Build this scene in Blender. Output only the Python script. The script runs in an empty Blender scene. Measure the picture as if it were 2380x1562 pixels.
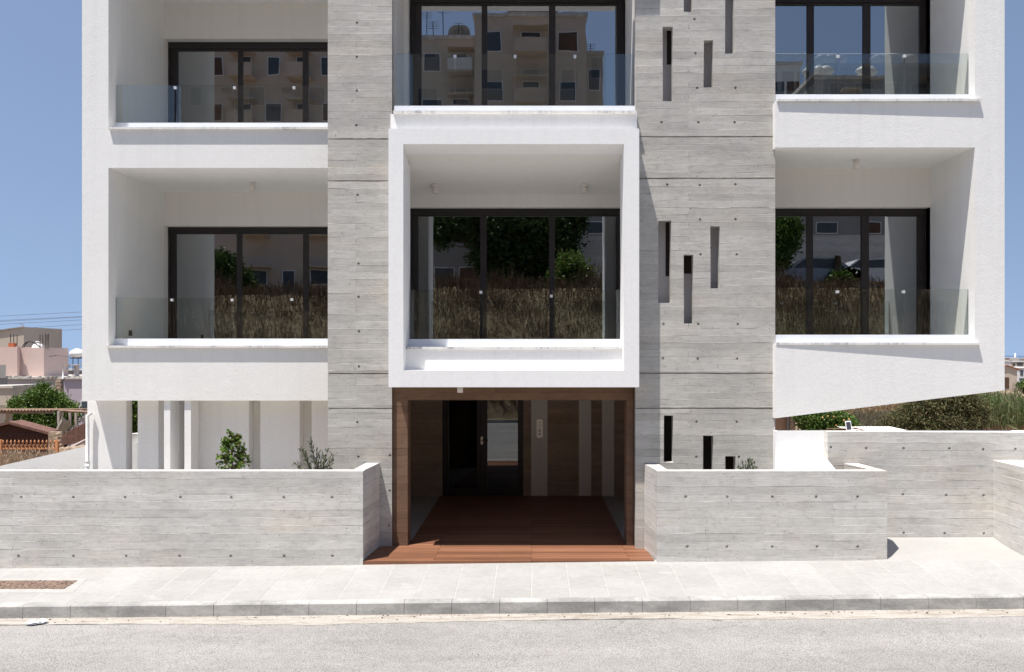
import bpy, math, random
from mathutils import Vector
from mathutils.geometry import tessellate_polygon
random.seed(7)
C = bpy.context.scene.collection
S = bpy.context.scene

# ---------------------------------------------------------------- camera, world, sun, exposure
F, VX, HY, CZ = 1900.0, 1235.0, 824.0, 2.57      # focal length, principal point and horizon in photo pixels; eye height
def PX(px, Y): return (px-VX)*Y/F
def PZ(py, Y): return CZ+(HY-py)*Y/F
cam = bpy.data.objects.new('camera', bpy.data.cameras.new('camera'))
C.objects.link(cam); S.camera = cam
cam.location = (0, 0, CZ); cam.rotation_euler = (math.radians(90), 0, 0)
cam.data.sensor_width = 36; cam.data.lens = 36*F/2379
cam.data.shift_x = (1189.5-VX)/2379; cam.data.shift_y = (HY-781)/2379
cam.data.clip_start = 0.1; cam.data.clip_end = 60000
SD = Vector((0.243, 0.21, -1)).normalized()      # direction the sunlight travels
sun = bpy.data.objects.new('sun', bpy.data.lights.new('sun', 'SUN'))
C.objects.link(sun); sun.data.energy = 3.9; sun.data.angle = math.radians(0.5)
sun.data.color = (1.0, 0.945, 0.875)
sun.rotation_euler = SD.to_track_quat('-Z', 'Y').to_euler()
W = bpy.data.worlds.new('World'); S.world = W; W.use_nodes = True
wn = W.node_tree.nodes; wl = W.node_tree.links
sky = wn.new('ShaderNodeTexSky'); sky.sky_type = 'NISHITA'; sky.sun_disc = False
sky.sun_elevation = math.asin(-SD.z); sky.sun_rotation = math.atan2(-SD.x, -SD.y)
sky.air_density = 1.0; sky.dust_density = 0.3; sky.ozone_density = 1.6; sky.altitude = 100
tc = wn.new('ShaderNodeTexCoord'); sp = wn.new('ShaderNodeSeparateXYZ'); cbx = wn.new('ShaderNodeCombineXYZ'); mxm = wn.new('ShaderNodeMath'); mxm.operation = 'MULTIPLY_ADD'; mxm.inputs[1].default_value = .85; mxm.inputs[2].default_value = .27
wl.new(tc.outputs['Generated'], sp.inputs[0]); wl.new(sp.outputs[0], cbx.inputs[0]); wl.new(sp.outputs[1], cbx.inputs[1]); wl.new(sp.outputs[2], mxm.inputs[0]); wl.new(mxm.outputs[0], cbx.inputs[2]); wl.new(cbx.outputs[0], sky.inputs[0])
hsv = wn.new('ShaderNodeHueSaturation'); hsv.inputs['Saturation'].default_value = .85
wl.new(sky.outputs[0], hsv.inputs['Color'])
wl.new(hsv.outputs[0], wn['Background'].inputs[0]); wn['Background'].inputs[1].default_value = 0.085
S.view_settings.view_transform = 'Standard'; S.view_settings.look = 'None'
S.view_settings.gamma = 1; S.view_settings.exposure = 0.92
S.render.engine = 'CYCLES'; S.cycles.max_bounces = 12; S.cycles.diffuse_bounces = 8; S.cycles.transparent_max_bounces = 16

# ---------------------------------------------------------------- mesh helpers
class MB:
    def __init__(s): s.v = []; s.f = []; s.m = []; s.smooth = []
    def face(s, pts, m=0, sm=False):
        n = len(s.v); s.v += [tuple(p) for p in pts]; s.f.append(tuple(range(n, n+len(pts)))); s.m.append(m); s.smooth.append(sm)
    def box(s, x0, x1, y0, y1, z0, z1, m=0):
        if x0 > x1: x0, x1 = x1, x0
        if y0 > y1: y0, y1 = y1, y0
        if z0 > z1: z0, z1 = z1, z0
        n = len(s.v)
        s.v += [(x, y, z) for z in (z0, z1) for (x, y) in ((x0, y0), (x1, y0), (x1, y1), (x0, y1))]
        for q in ((0,3,2,1), (4,5,6,7), (0,1,5,4), (1,2,6,5), (2,3,7,6), (3,0,4,7)):
            s.f.append(tuple(n+i for i in q)); s.m.append(m); s.smooth.append(False)
        return s
    def pbox(s, px0, px1, py0, py1, Y, Yb, m=0):   # box whose front face shows at these photo pixels at depth Y
        return s.box(PX(px0, Y), PX(px1, Y), Y, Yb, PZ(py1, Y), PZ(py0, Y), m)
    def prism(s, bot, top, m=0):                    # two matching loops
        n = len(s.v); k = len(bot); s.v += [tuple(p) for p in bot]+[tuple(p) for p in top]
        s.f.append(tuple(range(n, n+k))[::-1]); s.f.append(tuple(range(n+k, n+2*k)))
        for i in range(k):
            j = (i+1) % k; s.f.append((n+i, n+j, n+k+j, n+k+i))
        s.m += [m]*(k+2); s.smooth += [False]*(k+2); return s
    def obox(s, c, sx, sy, sz, ang=0, m=0):         # box centred at c turned about z
        ca, sa = math.cos(ang), math.sin(ang)
        def t(x, y, z): return (c[0]+x*ca-y*sa, c[1]+x*sa+y*ca, c[2]+z)
        b = [t(x, y, -sz/2) for x, y in ((-sx/2,-sy/2), (sx/2,-sy/2), (sx/2,sy/2), (-sx/2,sy/2))]
        u = [t(x, y, sz/2) for x, y in ((-sx/2,-sy/2), (sx/2,-sy/2), (sx/2,sy/2), (-sx/2,sy/2))]
        return s.prism(b, u, m)
    def tube(s, pts, rs, k=8, m=0, cap=True):
        pts = [Vector(p) for p in pts]
        if not isinstance(rs, (list, tuple)): rs = [rs]*len(pts)
        n = len(s.v)
        for i, p in enumerate(pts):
            d = (pts[min(i+1, len(pts)-1)]-pts[max(i-1, 0)]).normalized()
            a = d.cross(Vector((0, 0, 1)));
            if a.length < 1e-3: a = Vector((1, 0, 0))
            a.normalize(); b = d.cross(a)
            for j in range(k):
                t = 2*math.pi*j/k; s.v.append(tuple(p+(a*math.cos(t)+b*math.sin(t))*rs[i]))
        for i in range(len(pts)-1):
            for j in range(k):
                q = (n+i*k+j, n+i*k+(j+1) % k, n+(i+1)*k+(j+1) % k, n+(i+1)*k+j)
                s.f.append(q); s.m.append(m); s.smooth.append(True)
        if cap:
            s.f.append(tuple(n+j for j in range(k))); s.f.append(tuple(n+(len(pts)-1)*k+j for j in range(k))[::-1]); s.m += [m, m]; s.smooth += [False]*2
        return s
    def cyl(s, x, y, z0, z1, r, k=20, m=0): return s.tube([(x, y, z0), (x, y, z1)], r, k, m)
    def lathe(s, x, y, prof, k=20, m=0):            # prof: (r, z)
        n = len(s.v)
        for r, z in prof:
            for j in range(k): s.v.append((x+r*math.cos(2*math.pi*j/k), y+r*math.sin(2*math.pi*j/k), z))
        for i in range(len(prof)-1):
            for j in range(k):
                s.f.append((n+i*k+j, n+i*k+(j+1) % k, n+(i+1)*k+(j+1) % k, n+(i+1)*k+j)); s.m.append(m); s.smooth.append(True)
        return s
    def panel(s, outer, holes, y, d, m=0):          # front-facing slab (outer, holes in x,z) with real openings
        loops = [outer]+holes
        allp = [p for l in loops for p in l]
        tris = tessellate_polygon([[Vector((p[0], p[1], 0)) for p in l] for l in loops])
        for t in tris:
            a, b, c = (allp[i] for i in t)
            if (b[0]-a[0])*(c[1]-a[1])-(b[1]-a[1])*(c[0]-a[0]) < 0: b, c = c, b
            s.face([(a[0], y, a[1]), (b[0], y, b[1]), (c[0], y, c[1])], m)
        for l in loops:
            for i in range(len(l)):
                a, b = l[i], l[(i+1) % len(l)]
                s.face([(a[0], y, a[1]), (b[0], y, b[1]), (b[0], y+d, b[1]), (a[0], y+d, a[1])], m)
        return s
    def build(s, name, mats, parent=None):
        me = bpy.data.meshes.new(name)
        off = Vector((0, 0, 0)); o = bpy.data.objects.new(name, me)
        if parent is None:
            xs, ys, zs = zip(*s.v); off = Vector(((min(xs)+max(xs))/2, (min(ys)+max(ys))/2, min(zs)))
        me.from_pydata([(a-off.x, b-off.y, c-off.z) for a, b, c in s.v], [], s.f)
        if not isinstance(mats, (list, tuple)): mats = [mats]
        for m in mats: me.materials.append(m)
        me.polygons.foreach_set('material_index', s.m)
        me.polygons.foreach_set('use_smooth', s.smooth)
        me.update(); C.objects.link(o)
        if parent is None: o.location = off
        else:
            o.parent = parent
            if parent.type == 'EMPTY': o.location = -parent.location
        return o
def tag(o, label, cat, group=None, kind=None):
    o['label'] = label
    if cat: o['category'] = cat
    if group: o['group'] = group
    if kind: o['kind'] = kind
    return o
def thing(name, label, cat, loc, group=None):
    o = bpy.data.objects.new(name, None); C.objects.link(o); o.location = loc; o.empty_display_size = .3
    return tag(o, label, cat, group)
def struct(o, label=None):
    o['kind'] = 'structure'
    if label: o['label'] = label
    return o
def dup(root, loc, label, group):
    r = root.copy(); C.objects.link(r); r.location = loc; r['label'] = label; r['group'] = group
    for ch in list(root.children):
        c = ch.copy(); C.objects.link(c); c.parent = r
        for g in ch.children:
            d = g.copy(); C.objects.link(d); d.parent = c
    return r

# ---------------------------------------------------------------- material helpers
class NT:
    def __init__(s, name):
        s.mat = bpy.data.materials.new(name); s.mat.use_nodes = True
        s.t = s.mat.node_tree; s.n = s.t.nodes; s.b = s.n['Principled BSDF']; s.out = s.n['Material Output']
        s.b.inputs['Specular IOR Level'].default_value = 0.3
    def link(s, a, b): s.t.links.new(a, b)
    def node(s, typ, **k):
        n = s.n.new(typ)
        for a, v in k.items(): setattr(n, a, v)
        return n
    def pos(s): return s.node('ShaderNodeNewGeometry').outputs['Position']
    def mapv(s, v, sc): 
        m = s.node('ShaderNodeMapping'); m.inputs['Scale'].default_value = sc; s.link(v, m.inputs[0]); return m.outputs[0]
    def noise(s, v, scale, det=4, rough=.55):
        n = s.node('ShaderNodeTexNoise'); n.inputs['Scale'].default_value = scale; n.inputs['Detail'].default_value = det; n.inputs['Roughness'].default_value = rough
        s.link(v, n.inputs['Vector']); return n.outputs['Fac']
    def vor(s, v, scale, feat='F1', out='Distance'):
        n = s.node('ShaderNodeTexVoronoi', feature=feat); n.inputs['Scale'].default_value = scale; s.link(v, n.inputs['Vector']); return n.outputs[out]
    def ramp(s, f, stops, interp='LINEAR'):
        r = s.node('ShaderNodeValToRGB'); r.color_ramp.interpolation = interp
        e = r.color_ramp.elements
        while len(e) < len(stops): e.new(.5)
        for i, (p, c) in enumerate(stops):
            e[i].position = p; e[i].color = (c, c, c, 1) if not isinstance(c, tuple) else (c[0], c[1], c[2], 1)
        s.link(f, r.inputs[0]); return r.outputs[0]
    def math(s, op, a, b=None, c=None):
        n = s.node('ShaderNodeMath', operation=op)
        for i, x in enumerate((a, b, c)):
            if x is None: continue
            if isinstance(x, (int, float)): n.inputs[i].default_value = x
            else: s.link(x, n.inputs[i])
        return n.outputs[0]
    def mix(s, f, a, b, typ='MIX'):
        n = s.node('ShaderNodeMix', data_type='RGBA', blend_type=typ)
        for i, x in ((0, f), (6, a), (7, b)):
            if isinstance(x, (int, float)): n.inputs[i].default_value = x
            elif isinstance(x, tuple): n.inputs[i].default_value = (*x[:3], 1)
            else: s.link(x, n.inputs[i])
        return n.outputs[2]
    def bump(s, h, dist, strength=1.0):
        n = s.node('ShaderNodeBump'); n.inputs['Distance'].default_value = dist; n.inputs['Strength'].default_value = strength
        s.link(h, n.inputs['Height']); s.link(n.outputs[0], s.b.inputs['Normal'])
    def base(s, c):
        if isinstance(c, tuple): s.b.inputs['Base Color'].default_value = (*c[:3], 1)
        else: s.link(c, s.b.inputs['Base Color'])
    def rough(s, r):
        if isinstance(r, (int, float)): s.b.inputs['Roughness'].default_value = r
        else: s.link(r, s.b.inputs['Roughness'])
def simple(name, col, rough=.6, metal=0, var=.12, scale=6, bump=0, bscale=40):
    t = NT(name); p = t.pos(); n = t.noise(p, scale, 5)
    lo = tuple(c*(1-var) for c in col); hi = tuple(min(1, c*(1+var)) for c in col)
    t.base(t.ramp(n, [(.3, lo), (.7, hi)])); t.rough(rough); t.b.inputs['Metallic'].default_value = metal
    if bump: t.bump(t.noise(p, bscale, 3), bump)
    return t.mat

def plaster(name, col, bumpd=.004, sc=55, dirt=.05):
    t = NT(name); p = t.pos()
    big = t.noise(p, .9, 5, .6); fine = t.noise(p, sc, 4, .65); med = t.noise(p, 7, 4)
    c = t.ramp(big, [(.25, tuple(x*(1-dirt) for x in col)), (.75, col)])
    c = t.mix(.5, c, t.ramp(fine, [(.3, .88), (.6, 1.0)]), 'MULTIPLY')
    strk = t.noise(t.mapv(p, (9, 9, .35)), 1.0, 4)
    c = t.mix(.45, c, t.ramp(strk, [(.28, .92), (.5, 1.0)]), 'MULTIPLY')
    t.base(c); t.rough(.85)
    h = t.math('ADD', t.math('MULTIPLY', fine, 1.0), t.math('MULTIPLY', med, .8))
    t.bump(h, bumpd); return t.mat

def concrete(name, col=(.495, .482, .452), board=.094, seed=0.0, warm=.5):
    t = NT(name); p = t.pos()
    sx = t.node('ShaderNodeSeparateXYZ'); t.link(p, sx.inputs[0])
    u = t.math('ADD', sx.outputs[0], sx.outputs[1]); u = t.math('ADD', u, seed)
    wob = t.noise(t.mapv(p, (1.3, 1.3, 6)), 2.0, 5, .7)
    z = t.math('ADD', sx.outputs[2], t.math('MULTIPLY', t.math('SUBTRACT', wob, .5), .010)); z = t.math('ADD', z, seed*.37)
    cb = t.node('ShaderNodeCombineXYZ'); t.link(u, cb.inputs[0]); t.link(z, cb.inputs[1]); v = cb.outputs[0]
    br = t.node('ShaderNodeTexBrick'); br.offset = .37; br.offset_frequency = 2; br.squash_frequency = 3; br.squash = 1.0
    br.inputs['Color1'].default_value = (0, 0, 0, 1); br.inputs['Color2'].default_value = (1, 1, 1, 1); br.inputs['Mortar'].default_value = (.5, .5, .5, 1)
    br.inputs['Scale'].default_value = 1; br.inputs['Mortar Size'].default_value = .0038; br.inputs['Mortar Smooth'].default_value = .4
    br.inputs['Brick Width'].default_value = 4.3; br.inputs['Row Height'].default_value = board; t.link(v, br.inputs['Vector'])
    bsep = t.node('ShaderNodeSeparateColor'); t.link(br.outputs[0], bsep.inputs[0]); rnd = bsep.outputs[0]; joint = br.outputs['Fac']
    grain = t.noise(t.mapv(v, (2.2, 60, 1)), 1.0, 6, .7)
    grain2 = t.noise(t.mapv(v, (9, 190, 1)), 1.0, 3, .6)
    blot = t.noise(t.mapv(v, (1.4, 3.0, 1)), 1.0, 6, .65)
    mid = t.noise(t.mapv(v, (9, 16, 1)), 1.0, 6, .7)
    c = t.mix(rnd, tuple(x*.88 for x in col), tuple(x*1.07 for x in col))
    c = t.mix(.85, c, t.ramp(blot, [(.28, .76), (.5, .97), (.72, 1.10)]), 'MULTIPLY')
    c = t.mix(.75, c, t.ramp(mid, [(.28, .78), (.5, 1.0), (.7, 1.08)]), 'MULTIPLY')
    c = t.mix(.6, c, t.ramp(grain, [(.3, .90), (.6, 1.03)]), 'MULTIPLY')
    wm = t.ramp(t.noise(t.mapv(v, (.8, 1.9, 1)), 1.0, 4, .6), [(.52, 0.0), (.74, 1.0)])
    c = t.mix(t.math('MULTIPLY', wm, warm), c, (1.06, .93, .80), 'MULTIPLY')
    # pores of several sizes
    w1 = t.vor(t.mapv(v, (1, 1, 1)), 26); sel = t.noise(v, 9, 2)
    pore = t.math('MULTIPLY', t.ramp(w1, [(.10, 1.0), (.16, 0.0)]), t.ramp(sel, [(.53, 0.0), (.58, 1.0)]))
    w2 = t.vor(t.mapv(v, (1.0, 1.6, 1)), 70); sel2 = t.noise(v, 5, 2)
    pore2 = t.math('MULTIPLY', t.ramp(w2, [(.13, 1.0), (.2, 0.0)]), t.ramp(sel2, [(.5, 0.0), (.58, 1.0)]))
    pores = t.math('MAXIMUM', pore, pore2)
    # board joints: sunlit fins painted pale in places, dark gaps in others
    jsel = t.noise(t.mapv(v, (1.1, 14, 1)), 1.0, 3)
    jc = t.mix(t.ramp(jsel, [(.43, 0.0), (.53, 1.0)]), tuple(x*.5 for x in col), tuple(min(1, x*1.3) for x in col))
    jmask = t.ramp(t.noise(t.mapv(v, (3.2, 10, 1)), 1.0, 5, .7), [(.36, .35), (.58, 1.0)])
    c = t.mix(t.math('MULTIPLY', t.math('MULTIPLY', joint, .95), jmask), c, jc)
    c = t.mix(t.math('MULTIPLY', pores, .8), c, tuple(x*.3 for x in col))
    t.base(c); t.rough(.82)
    h = t.math('MULTIPLY', rnd, .9)
    h = t.math('ADD', h, t.math('MULTIPLY', grain, .35)); h = t.math('ADD', h, t.math('MULTIPLY', grain2, .12)); h = t.math('ADD', h, t.math('MULTIPLY', mid, .35))
    h = t.math('ADD', h, t.math('MULTIPLY', joint, t.math('SUBTRACT', t.math('MULTIPLY', jsel, 4.0), 1.7)))
    h = t.math('SUBTRACT', h, t.math('MULTIPLY', pores, .9))
    t.bump(h, .007); return t.mat

def foliage(name, cols, rough=.55, transl=.25):
    t = NT(name); g = t.node('ShaderNodeNewGeometry')
    n = len(cols); c = t.ramp(g.outputs['Random Per Island'], [(i/max(1, n-1), cols[i]) for i in range(n)])
    t.base(c); t.rough(rough)
    tr = t.node('ShaderNodeBsdfTranslucent'); t.link(c, tr.inputs[0])
    mx = t.node('ShaderNodeMixShader'); mx.inputs[0].default_value = transl
    t.link(t.b.outputs[0], mx.inputs[1]); t.link(tr.outputs[0], mx.inputs[2]); t.link(mx.outputs[0], t.out.inputs[0]); return t.mat

def glass(name, refl, tint, rough=0.0, wav=0.0):
    t = NT(name)
    tr = t.node('ShaderNodeBsdfTransparent'); tr.inputs[0].default_value = (*tint, 1)
    gl = t.node('ShaderNodeBsdfGlossy'); gl.inputs['Roughness'].default_value = rough; gl.inputs['Color'].default_value = (.93, .97, 1.0, 1)
    if wav:
        b = t.node('ShaderNodeBump'); b.inputs['Distance'].default_value = wav; t.link(t.noise(t.pos(), 1.6, 1), b.inputs['Height']); t.link(b.outputs[0], gl.inputs['Normal'])
    lw = t.node('ShaderNodeLayerWeight'); lw.inputs['Blend'].default_value = .25
    f = t.math('ADD', t.math('MULTIPLY', lw.outputs['Fresnel'], .8), refl); f = t.math('MINIMUM', f, 1.0)
    mx = t.node('ShaderNodeMixShader'); t.link(f, mx.inputs[0]); t.link(tr.outputs[0], mx.inputs[1]); t.link(gl.outputs[0], mx.inputs[2])
    t.link(mx.outputs[0], t.out.inputs[0]); return t.mat

M = {}
M['white'] = plaster('white_plaster', (.86, .855, .835), .003)
M['white2'] = plaster('smooth_white_paint', (.865, .862, .855), .0008, 30, .03)
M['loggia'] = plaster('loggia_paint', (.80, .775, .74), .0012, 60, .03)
M['conc'] = concrete('board_marked_concrete')
M['conc2'] = concrete('board_marked_concrete_wall', (.61, .596, .565), .098, 3.3, .45)
M['concportal'] = concrete('board_marked_concrete_portal', (.19, .115, .075), .094, 5.1, .3)  # brown deck bounce and shade put into this concrete's colour
M['concdark'] = concrete('board_marked_concrete_entrance', (.40, .31, .25), .094, 5.1, .6)
M['frame'] = simple('dark_aluminium', (.030, .025, .024), .42, .0, .1)
M['winglass'] = glass('window_glass', .32, (.30, .30, .30), 0.0, .0006)
M['doorglass'] = glass('door_glass', .10, (.35, .33, .32), 0.0, .0006)
M['balglass'] = glass('balustrade_glass', .03, (.89, .915, .905))
M['alu'] = simple('white_anodised_channel', (.74, .77, .82), .38, .0, .03)
M['clamp'] = simple('satin_steel', (.72, .73, .75), .35, .4, .05)
M['steel'] = simple('brushed_steel', (.62, .57, .52), .35, .5, .08)
M['black'] = simple('black_plastic', (.02, .02, .02), .5)
M['lamp'] = simple('lamp_body_white', (.70, .66, .62), .5, 0, .03)
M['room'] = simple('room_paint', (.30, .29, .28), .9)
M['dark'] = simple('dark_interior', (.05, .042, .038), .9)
M['shaft'] = plaster('stair_shaft_paint', (.86, .83, .85), .001, 40)
# marble sill
t = NT('veined_marble'); p = t.pos()
v = t.noise(t.mapv(p, (26, 5, 3)), 1.0, 6, .7); v2 = t.noise(t.mapv(p, (3.0, 1, 1)), 1.0, 3)
c = t.ramp(v, [(.38, (.42, .43, .43)), (.52, (.72, .71, .70)), (.7, (.82, .81, .79))]); c = t.mix(t.ramp(v2, [(.4, 0.0), (.6, 1.0)]), c, (.80, .79, .77)); t.base(c); t.rough(.4); M['marble'] = t.mat
# timber deck
t = NT('hardwood_deck'); p = t.pos()
br = t.node('ShaderNodeTexBrick'); br.offset = .5; br.inputs['Color1'].default_value = (0, 0, 0, 1); br.inputs['Color2'].default_value = (1, 1, 1, 1); br.inputs['Mortar'].default_value = (0, 0, 0, 1)
br.inputs['Scale'].default_value = 1; br.inputs['Mortar Size'].default_value = .0035; br.inputs['Brick Width'].default_value = 2.44; br.inputs['Row Height'].default_value = .088; t.link(p, br.inputs['Vector'])
g = t.noise(t.mapv(p, (2.0, 75, 1)), 1.0, 6, .7); g2 = t.noise(t.mapv(p, (1.2, 9, 1)), 1.0, 4)
c = t.mix(br.outputs[0], (.17, .075, .042), (.31, .145, .083)); c = t.mix(.7, c, t.ramp(g, [(.3, .62), (.7, 1.15)]), 'MULTIPLY'); c = t.mix(.5, c, t.ramp(g2, [(.3, .72), (.7, 1.15)]), 'MULTIPLY')
c = t.mix(t.math('MULTIPLY', br.outputs['Fac'], .85), c, (.04, .017, .01)); t.base(c); t.rough(t.ramp(g, [(.3, .62), (.7, .42)])); t.bump(t.math('SUBTRACT', g, br.outputs['Fac']), .002); M['deck'] = t.mat
# pavers
t = NT('concrete_pavers'); p = t.pos()
br = t.node('ShaderNodeTexBrick'); br.offset = 0; br.inputs['Color1'].default_value = (0, 0, 0, 1); br.inputs['Color2'].default_value = (1, 1, 1, 1); br.inputs['Mortar'].default_value = (.5, .5, .5, 1)
br.inputs['Scale'].default_value = 1; br.inputs['Mortar Size'].default_value = .009; br.inputs['Mortar Smooth'].default_value = .5; br.inputs['Brick Width'].default_value = .425; br.inputs['Row Height'].default_value = .402; t.link(t.mapv(p, (1, 1, 1)), br.inputs['Vector'])
n1 = t.noise(p, 1.1, 5, .6); n2 = t.noise(p, 14, 5, .7); n3 = t.noise(p, 120, 3, .7)
c = t.mix(br.outputs[0], (.345, .338, .325), (.38, .374, .362)); c = t.mix(.7, c, t.ramp(n1, [(.3, .86), (.7, 1.10)]), 'MULTIPLY'); c = t.mix(.5, c, t.ramp(n2, [(.3, .84), (.65, 1.06)]), 'MULTIPLY')
c = t.mix(.5, c, t.ramp(n3, [(.3, .8), (.7, 1.15)]), 'MULTIPLY')
b2 = t.node('ShaderNodeTexBrick'); b2.offset = 0; b2.inputs['Scale'].default_value = 1; b2.inputs['Mortar Size'].default_value = .009; b2.inputs['Mortar Smooth'].default_value = .5; b2.inputs['Brick Width'].default_value = .425; b2.inputs['Row Height'].default_value = 50; t.link(t.mapv(p, (1, 1, 1)), b2.inputs['Vector'])
jf = t.math('MAXIMUM', t.math('MULTIPLY', br.outputs['Fac'], .25), b2.outputs['Fac'])
c = t.mix(t.math('MULTIPLY', jf, t.ramp(n2, [(.35, .3), (.6, .9)])), c, (.45, .44, .42))
c = t.mix(t.ramp(t.noise(t.mapv(p, (1.2, 2.5, 1)), 1.3, 6, .7), [(.62, 0.0), (.70, .7)]), c, (.44, .43, .41))
c = t.mix(t.ramp(t.noise(t.mapv(p, (1.0, 1.8, 1)), 2.3, 6, .75), [(.60, 0.0), (.74, .45)]), c, (.24, .23, .21)); c = t.mix(t.ramp(t.vor(p, 5.5), [(.018, .55), (.03, 0.0)]), c, (.17, .16, .15))
t.base(c); t.rough(.9); t.bump(t.math('SUBTRACT', t.math('MULTIPLY', n3, .5), br.outputs['Fac']), .003); M['paver'] = t.mat
# smooth pale concrete apron of the drive
t = NT('pale_concrete_drive'); p = t.pos(); n1 = t.noise(p, 1.3, 6, .65); n2 = t.noise(p, 60, 4, .7)
c = t.ramp(n1, [(.3, (.33, .325, .31)), (.7, (.38, .375, .36))]); c = t.mix(.5, c, t.ramp(n2, [(.3, .86), (.7, 1.08)]), 'MULTIPLY'); t.base(c); t.rough(.9); t.bump(n2, .001); M['drive'] = t.mat
# kerb
t = NT('kerb_concrete'); p = t.pos(); n1 = t.noise(t.mapv(p, (1.7, 2, 4)), 1.0, 6, .7); n2 = t.noise(p, 30, 5, .7)
c = t.ramp(n1, [(.36, (.27, .265, .255)), (.47, (.34, .335, .325)), (.58, (.44, .432, .415))]); c = t.mix(.6, c, t.ramp(n2, [(.3, .75), (.65, 1.1)]), 'MULTIPLY'); t.base(c); t.rough(.9); t.bump(n2, .003); M['kerb'] = t.mat
# dusty gutter
t = NT('dusty_gutter'); p = t.pos(); n1 = t.noise(t.mapv(p, (1.5, 9, 1)), 2.0, 6, .75); n2 = t.noise(p, 45, 5, .8)
c = t.ramp(n1, [(.35, (.27, .23, .19)), (.5, (.40, .37, .33)), (.7, (.46, .44, .41))]); c = t.mix(.8, c, t.ramp(n2, [(.3, .62), (.6, 1.05)]), 'MULTIPLY'); t.base(c); t.rough(.95); t.bump(n2, .004); M['gutter'] = t.mat
# asphalt, sun-bleached
t = NT('bleached_asphalt'); p = t.pos()
n1 = t.noise(t.mapv(p, (.5, 1.3, 1)), 1.0, 6, .65); n3 = t.noise(p, 7, 5, .6); v1 = t.vor(p, 75); v2 = t.vor(p, 170); n4 = t.noise(p, 240, 2, .8)
c = t.ramp(n1, [(.28, (.32, .31, .297)), (.5, (.37, .359, .345)), (.75, (.42, .408, .39))])
c = t.mix(.6, c, t.ramp(n3, [(.3, .86), (.7, 1.1)]), 'MULTIPLY'); c = t.mix(.75, c, t.ramp(v1, [(.05, 1.22), (.35, 1.0), (.75, .55)]), 'MULTIPLY'); c = t.mix(.7, c, t.ramp(n4, [(.3, .55), (.5, 1.0), (.7, 1.35)]), 'MULTIPLY')
c = t.mix(t.ramp(t.noise(t.mapv(p, (1, 3, 1)), 1.7, 6, .75), [(.60, 0.0), (.72, .55)]), c, (.36, .33, .30))
tr = t.noise(t.mapv(p, (.10, 1.6, 1)), 1.0, 3, .5); c = t.mix(.7, c, t.ramp(tr, [(.35, .88), (.6, 1.05)]), 'MULTIPLY')
wp = t.node('ShaderNodeVectorMath', operation='ADD'); t.link(t.mapv(p, (.33, .8, 1)), wp.inputs[0]); wn_ = t.node('ShaderNodeTexNoise'); wn_.inputs['Scale'].default_value = 3.0; wn_.inputs['Detail'].default_value = 5; t.link(p, wn_.inputs['Vector']); ws = t.node('ShaderNodeVectorMath', operation='SCALE'); ws.inputs['Scale'].default_value = .35; t.link(wn_.outputs['Color'], ws.inputs[0]); t.link(ws.outputs[0], wp.inputs[1])
cr_ = t.math('MULTIPLY', t.ramp(t.vor(wp.outputs[0], 1.0, 'DISTANCE_TO_EDGE'), [(.0, .75), (.006, 0.0)]), t.ramp(t.noise(p, .6, 2), [(.50, 0.0), (.58, 1.0)])); c = t.mix(cr_, c, (.13, .12, .11))
sp_ = t.ramp(t.noise(t.mapv(p, (2.2, 4.5, 1)), 1.3, 3, .6), [(.66, 0.0), (.71, .35)]); c = t.mix(sp_, c, (.20, .185, .17))
t.base(c); t.rough(.95); t.bump(t.math('ADD', v1, t.math('MULTIPLY', v2, .6)), .006); M['road'] = t.mat
# earth / dry grass terrain
t = NT('dry_earth'); p = t.pos(); n1 = t.noise(p, .12, 6, .6); n2 = t.noise(p, 1.4, 7, .7); n3 = t.noise(p, 9, 5, .75)
c = t.ramp(n2, [(.3, (.15, .105, .06)), (.5, (.27, .20, .125)), (.7, (.37, .30, .20))]); c = t.mix(t.ramp(n1, [(.55, 0.0), (.68, .6)]), c, (.12, .12, .06)); c = t.mix(.7, c, t.ramp(n3, [(.3, .55), (.7, 1.2)]), 'MULTIPLY'); t.base(c); t.rough(1.0); t.bump(n3, .05); M['earth'] = t.mat
t = NT('sea_water'); t.base((.085, .14, .23)); t.rough(.5); t.bump(t.noise(t.pos(), .05, 4), .8); M['sea'] = t.mat  # paler, greyer blue carries the horizon haze in the colour
M['rust'] = simple('rusty_chequer_plate', (.19, .135, .105), .85, .1, .55, 28, .004, 90)
M['surround'] = simple('cover_surround_mortar', (.37, .36, .345), .9, 0, .08, 5)
M['paper'] = simple('white_paper', (.75, .76, .80), .7)
M['soil'] = simple('pale_planter_gravel', (.50, .47, .42), 1, 0, .3, 30, .01, 60)
M['bark'] = simple('bark', (.12, .09, .065), .9, 0, .35, 14, .01, 30)
M['leafA'] = foliage('citrus_leaves', [(.035, .075, .014), (.07, .13, .02), (.11, .18, .035), (.16, .23, .06)], .4, .2)
M['leafB'] = foliage('carob_leaves', [(.05, .10, .02), (.10, .19, .03), (.17, .27, .05), (.16, .12, .05)], .4, .3)
M['leafC'] = foliage('olive_leaves', [(.05, .068, .035), (.10, .125, .07), (.18, .205, .13)], .5, .15)
M['leafD'] = foliage('tamarisk_leaves', [(.05, .055, .024), (.10, .105, .04), (.17, .13, .07), (.10, .14, .045), (.22, .16, .095)], .7, .15)
M['leafE'] = foliage('reed_leaves', [(.07, .10, .03), (.12, .17, .055), (.19, .23, .10), (.28, .25, .15)], .5, .3)
M['leafF'] = foliage('dark_tree_leaves', [(.02, .04, .01), (.035, .065, .016), (.06, .10, .026), (.09, .14, .035)], .5, .2)
M['straw'] = foliage('dry_grass_blades', [(.15, .085, .04), (.25, .16, .085), (.38, .28, .17), (.20, .115, .06), (.12, .10, .05)], .8, .3)
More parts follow.
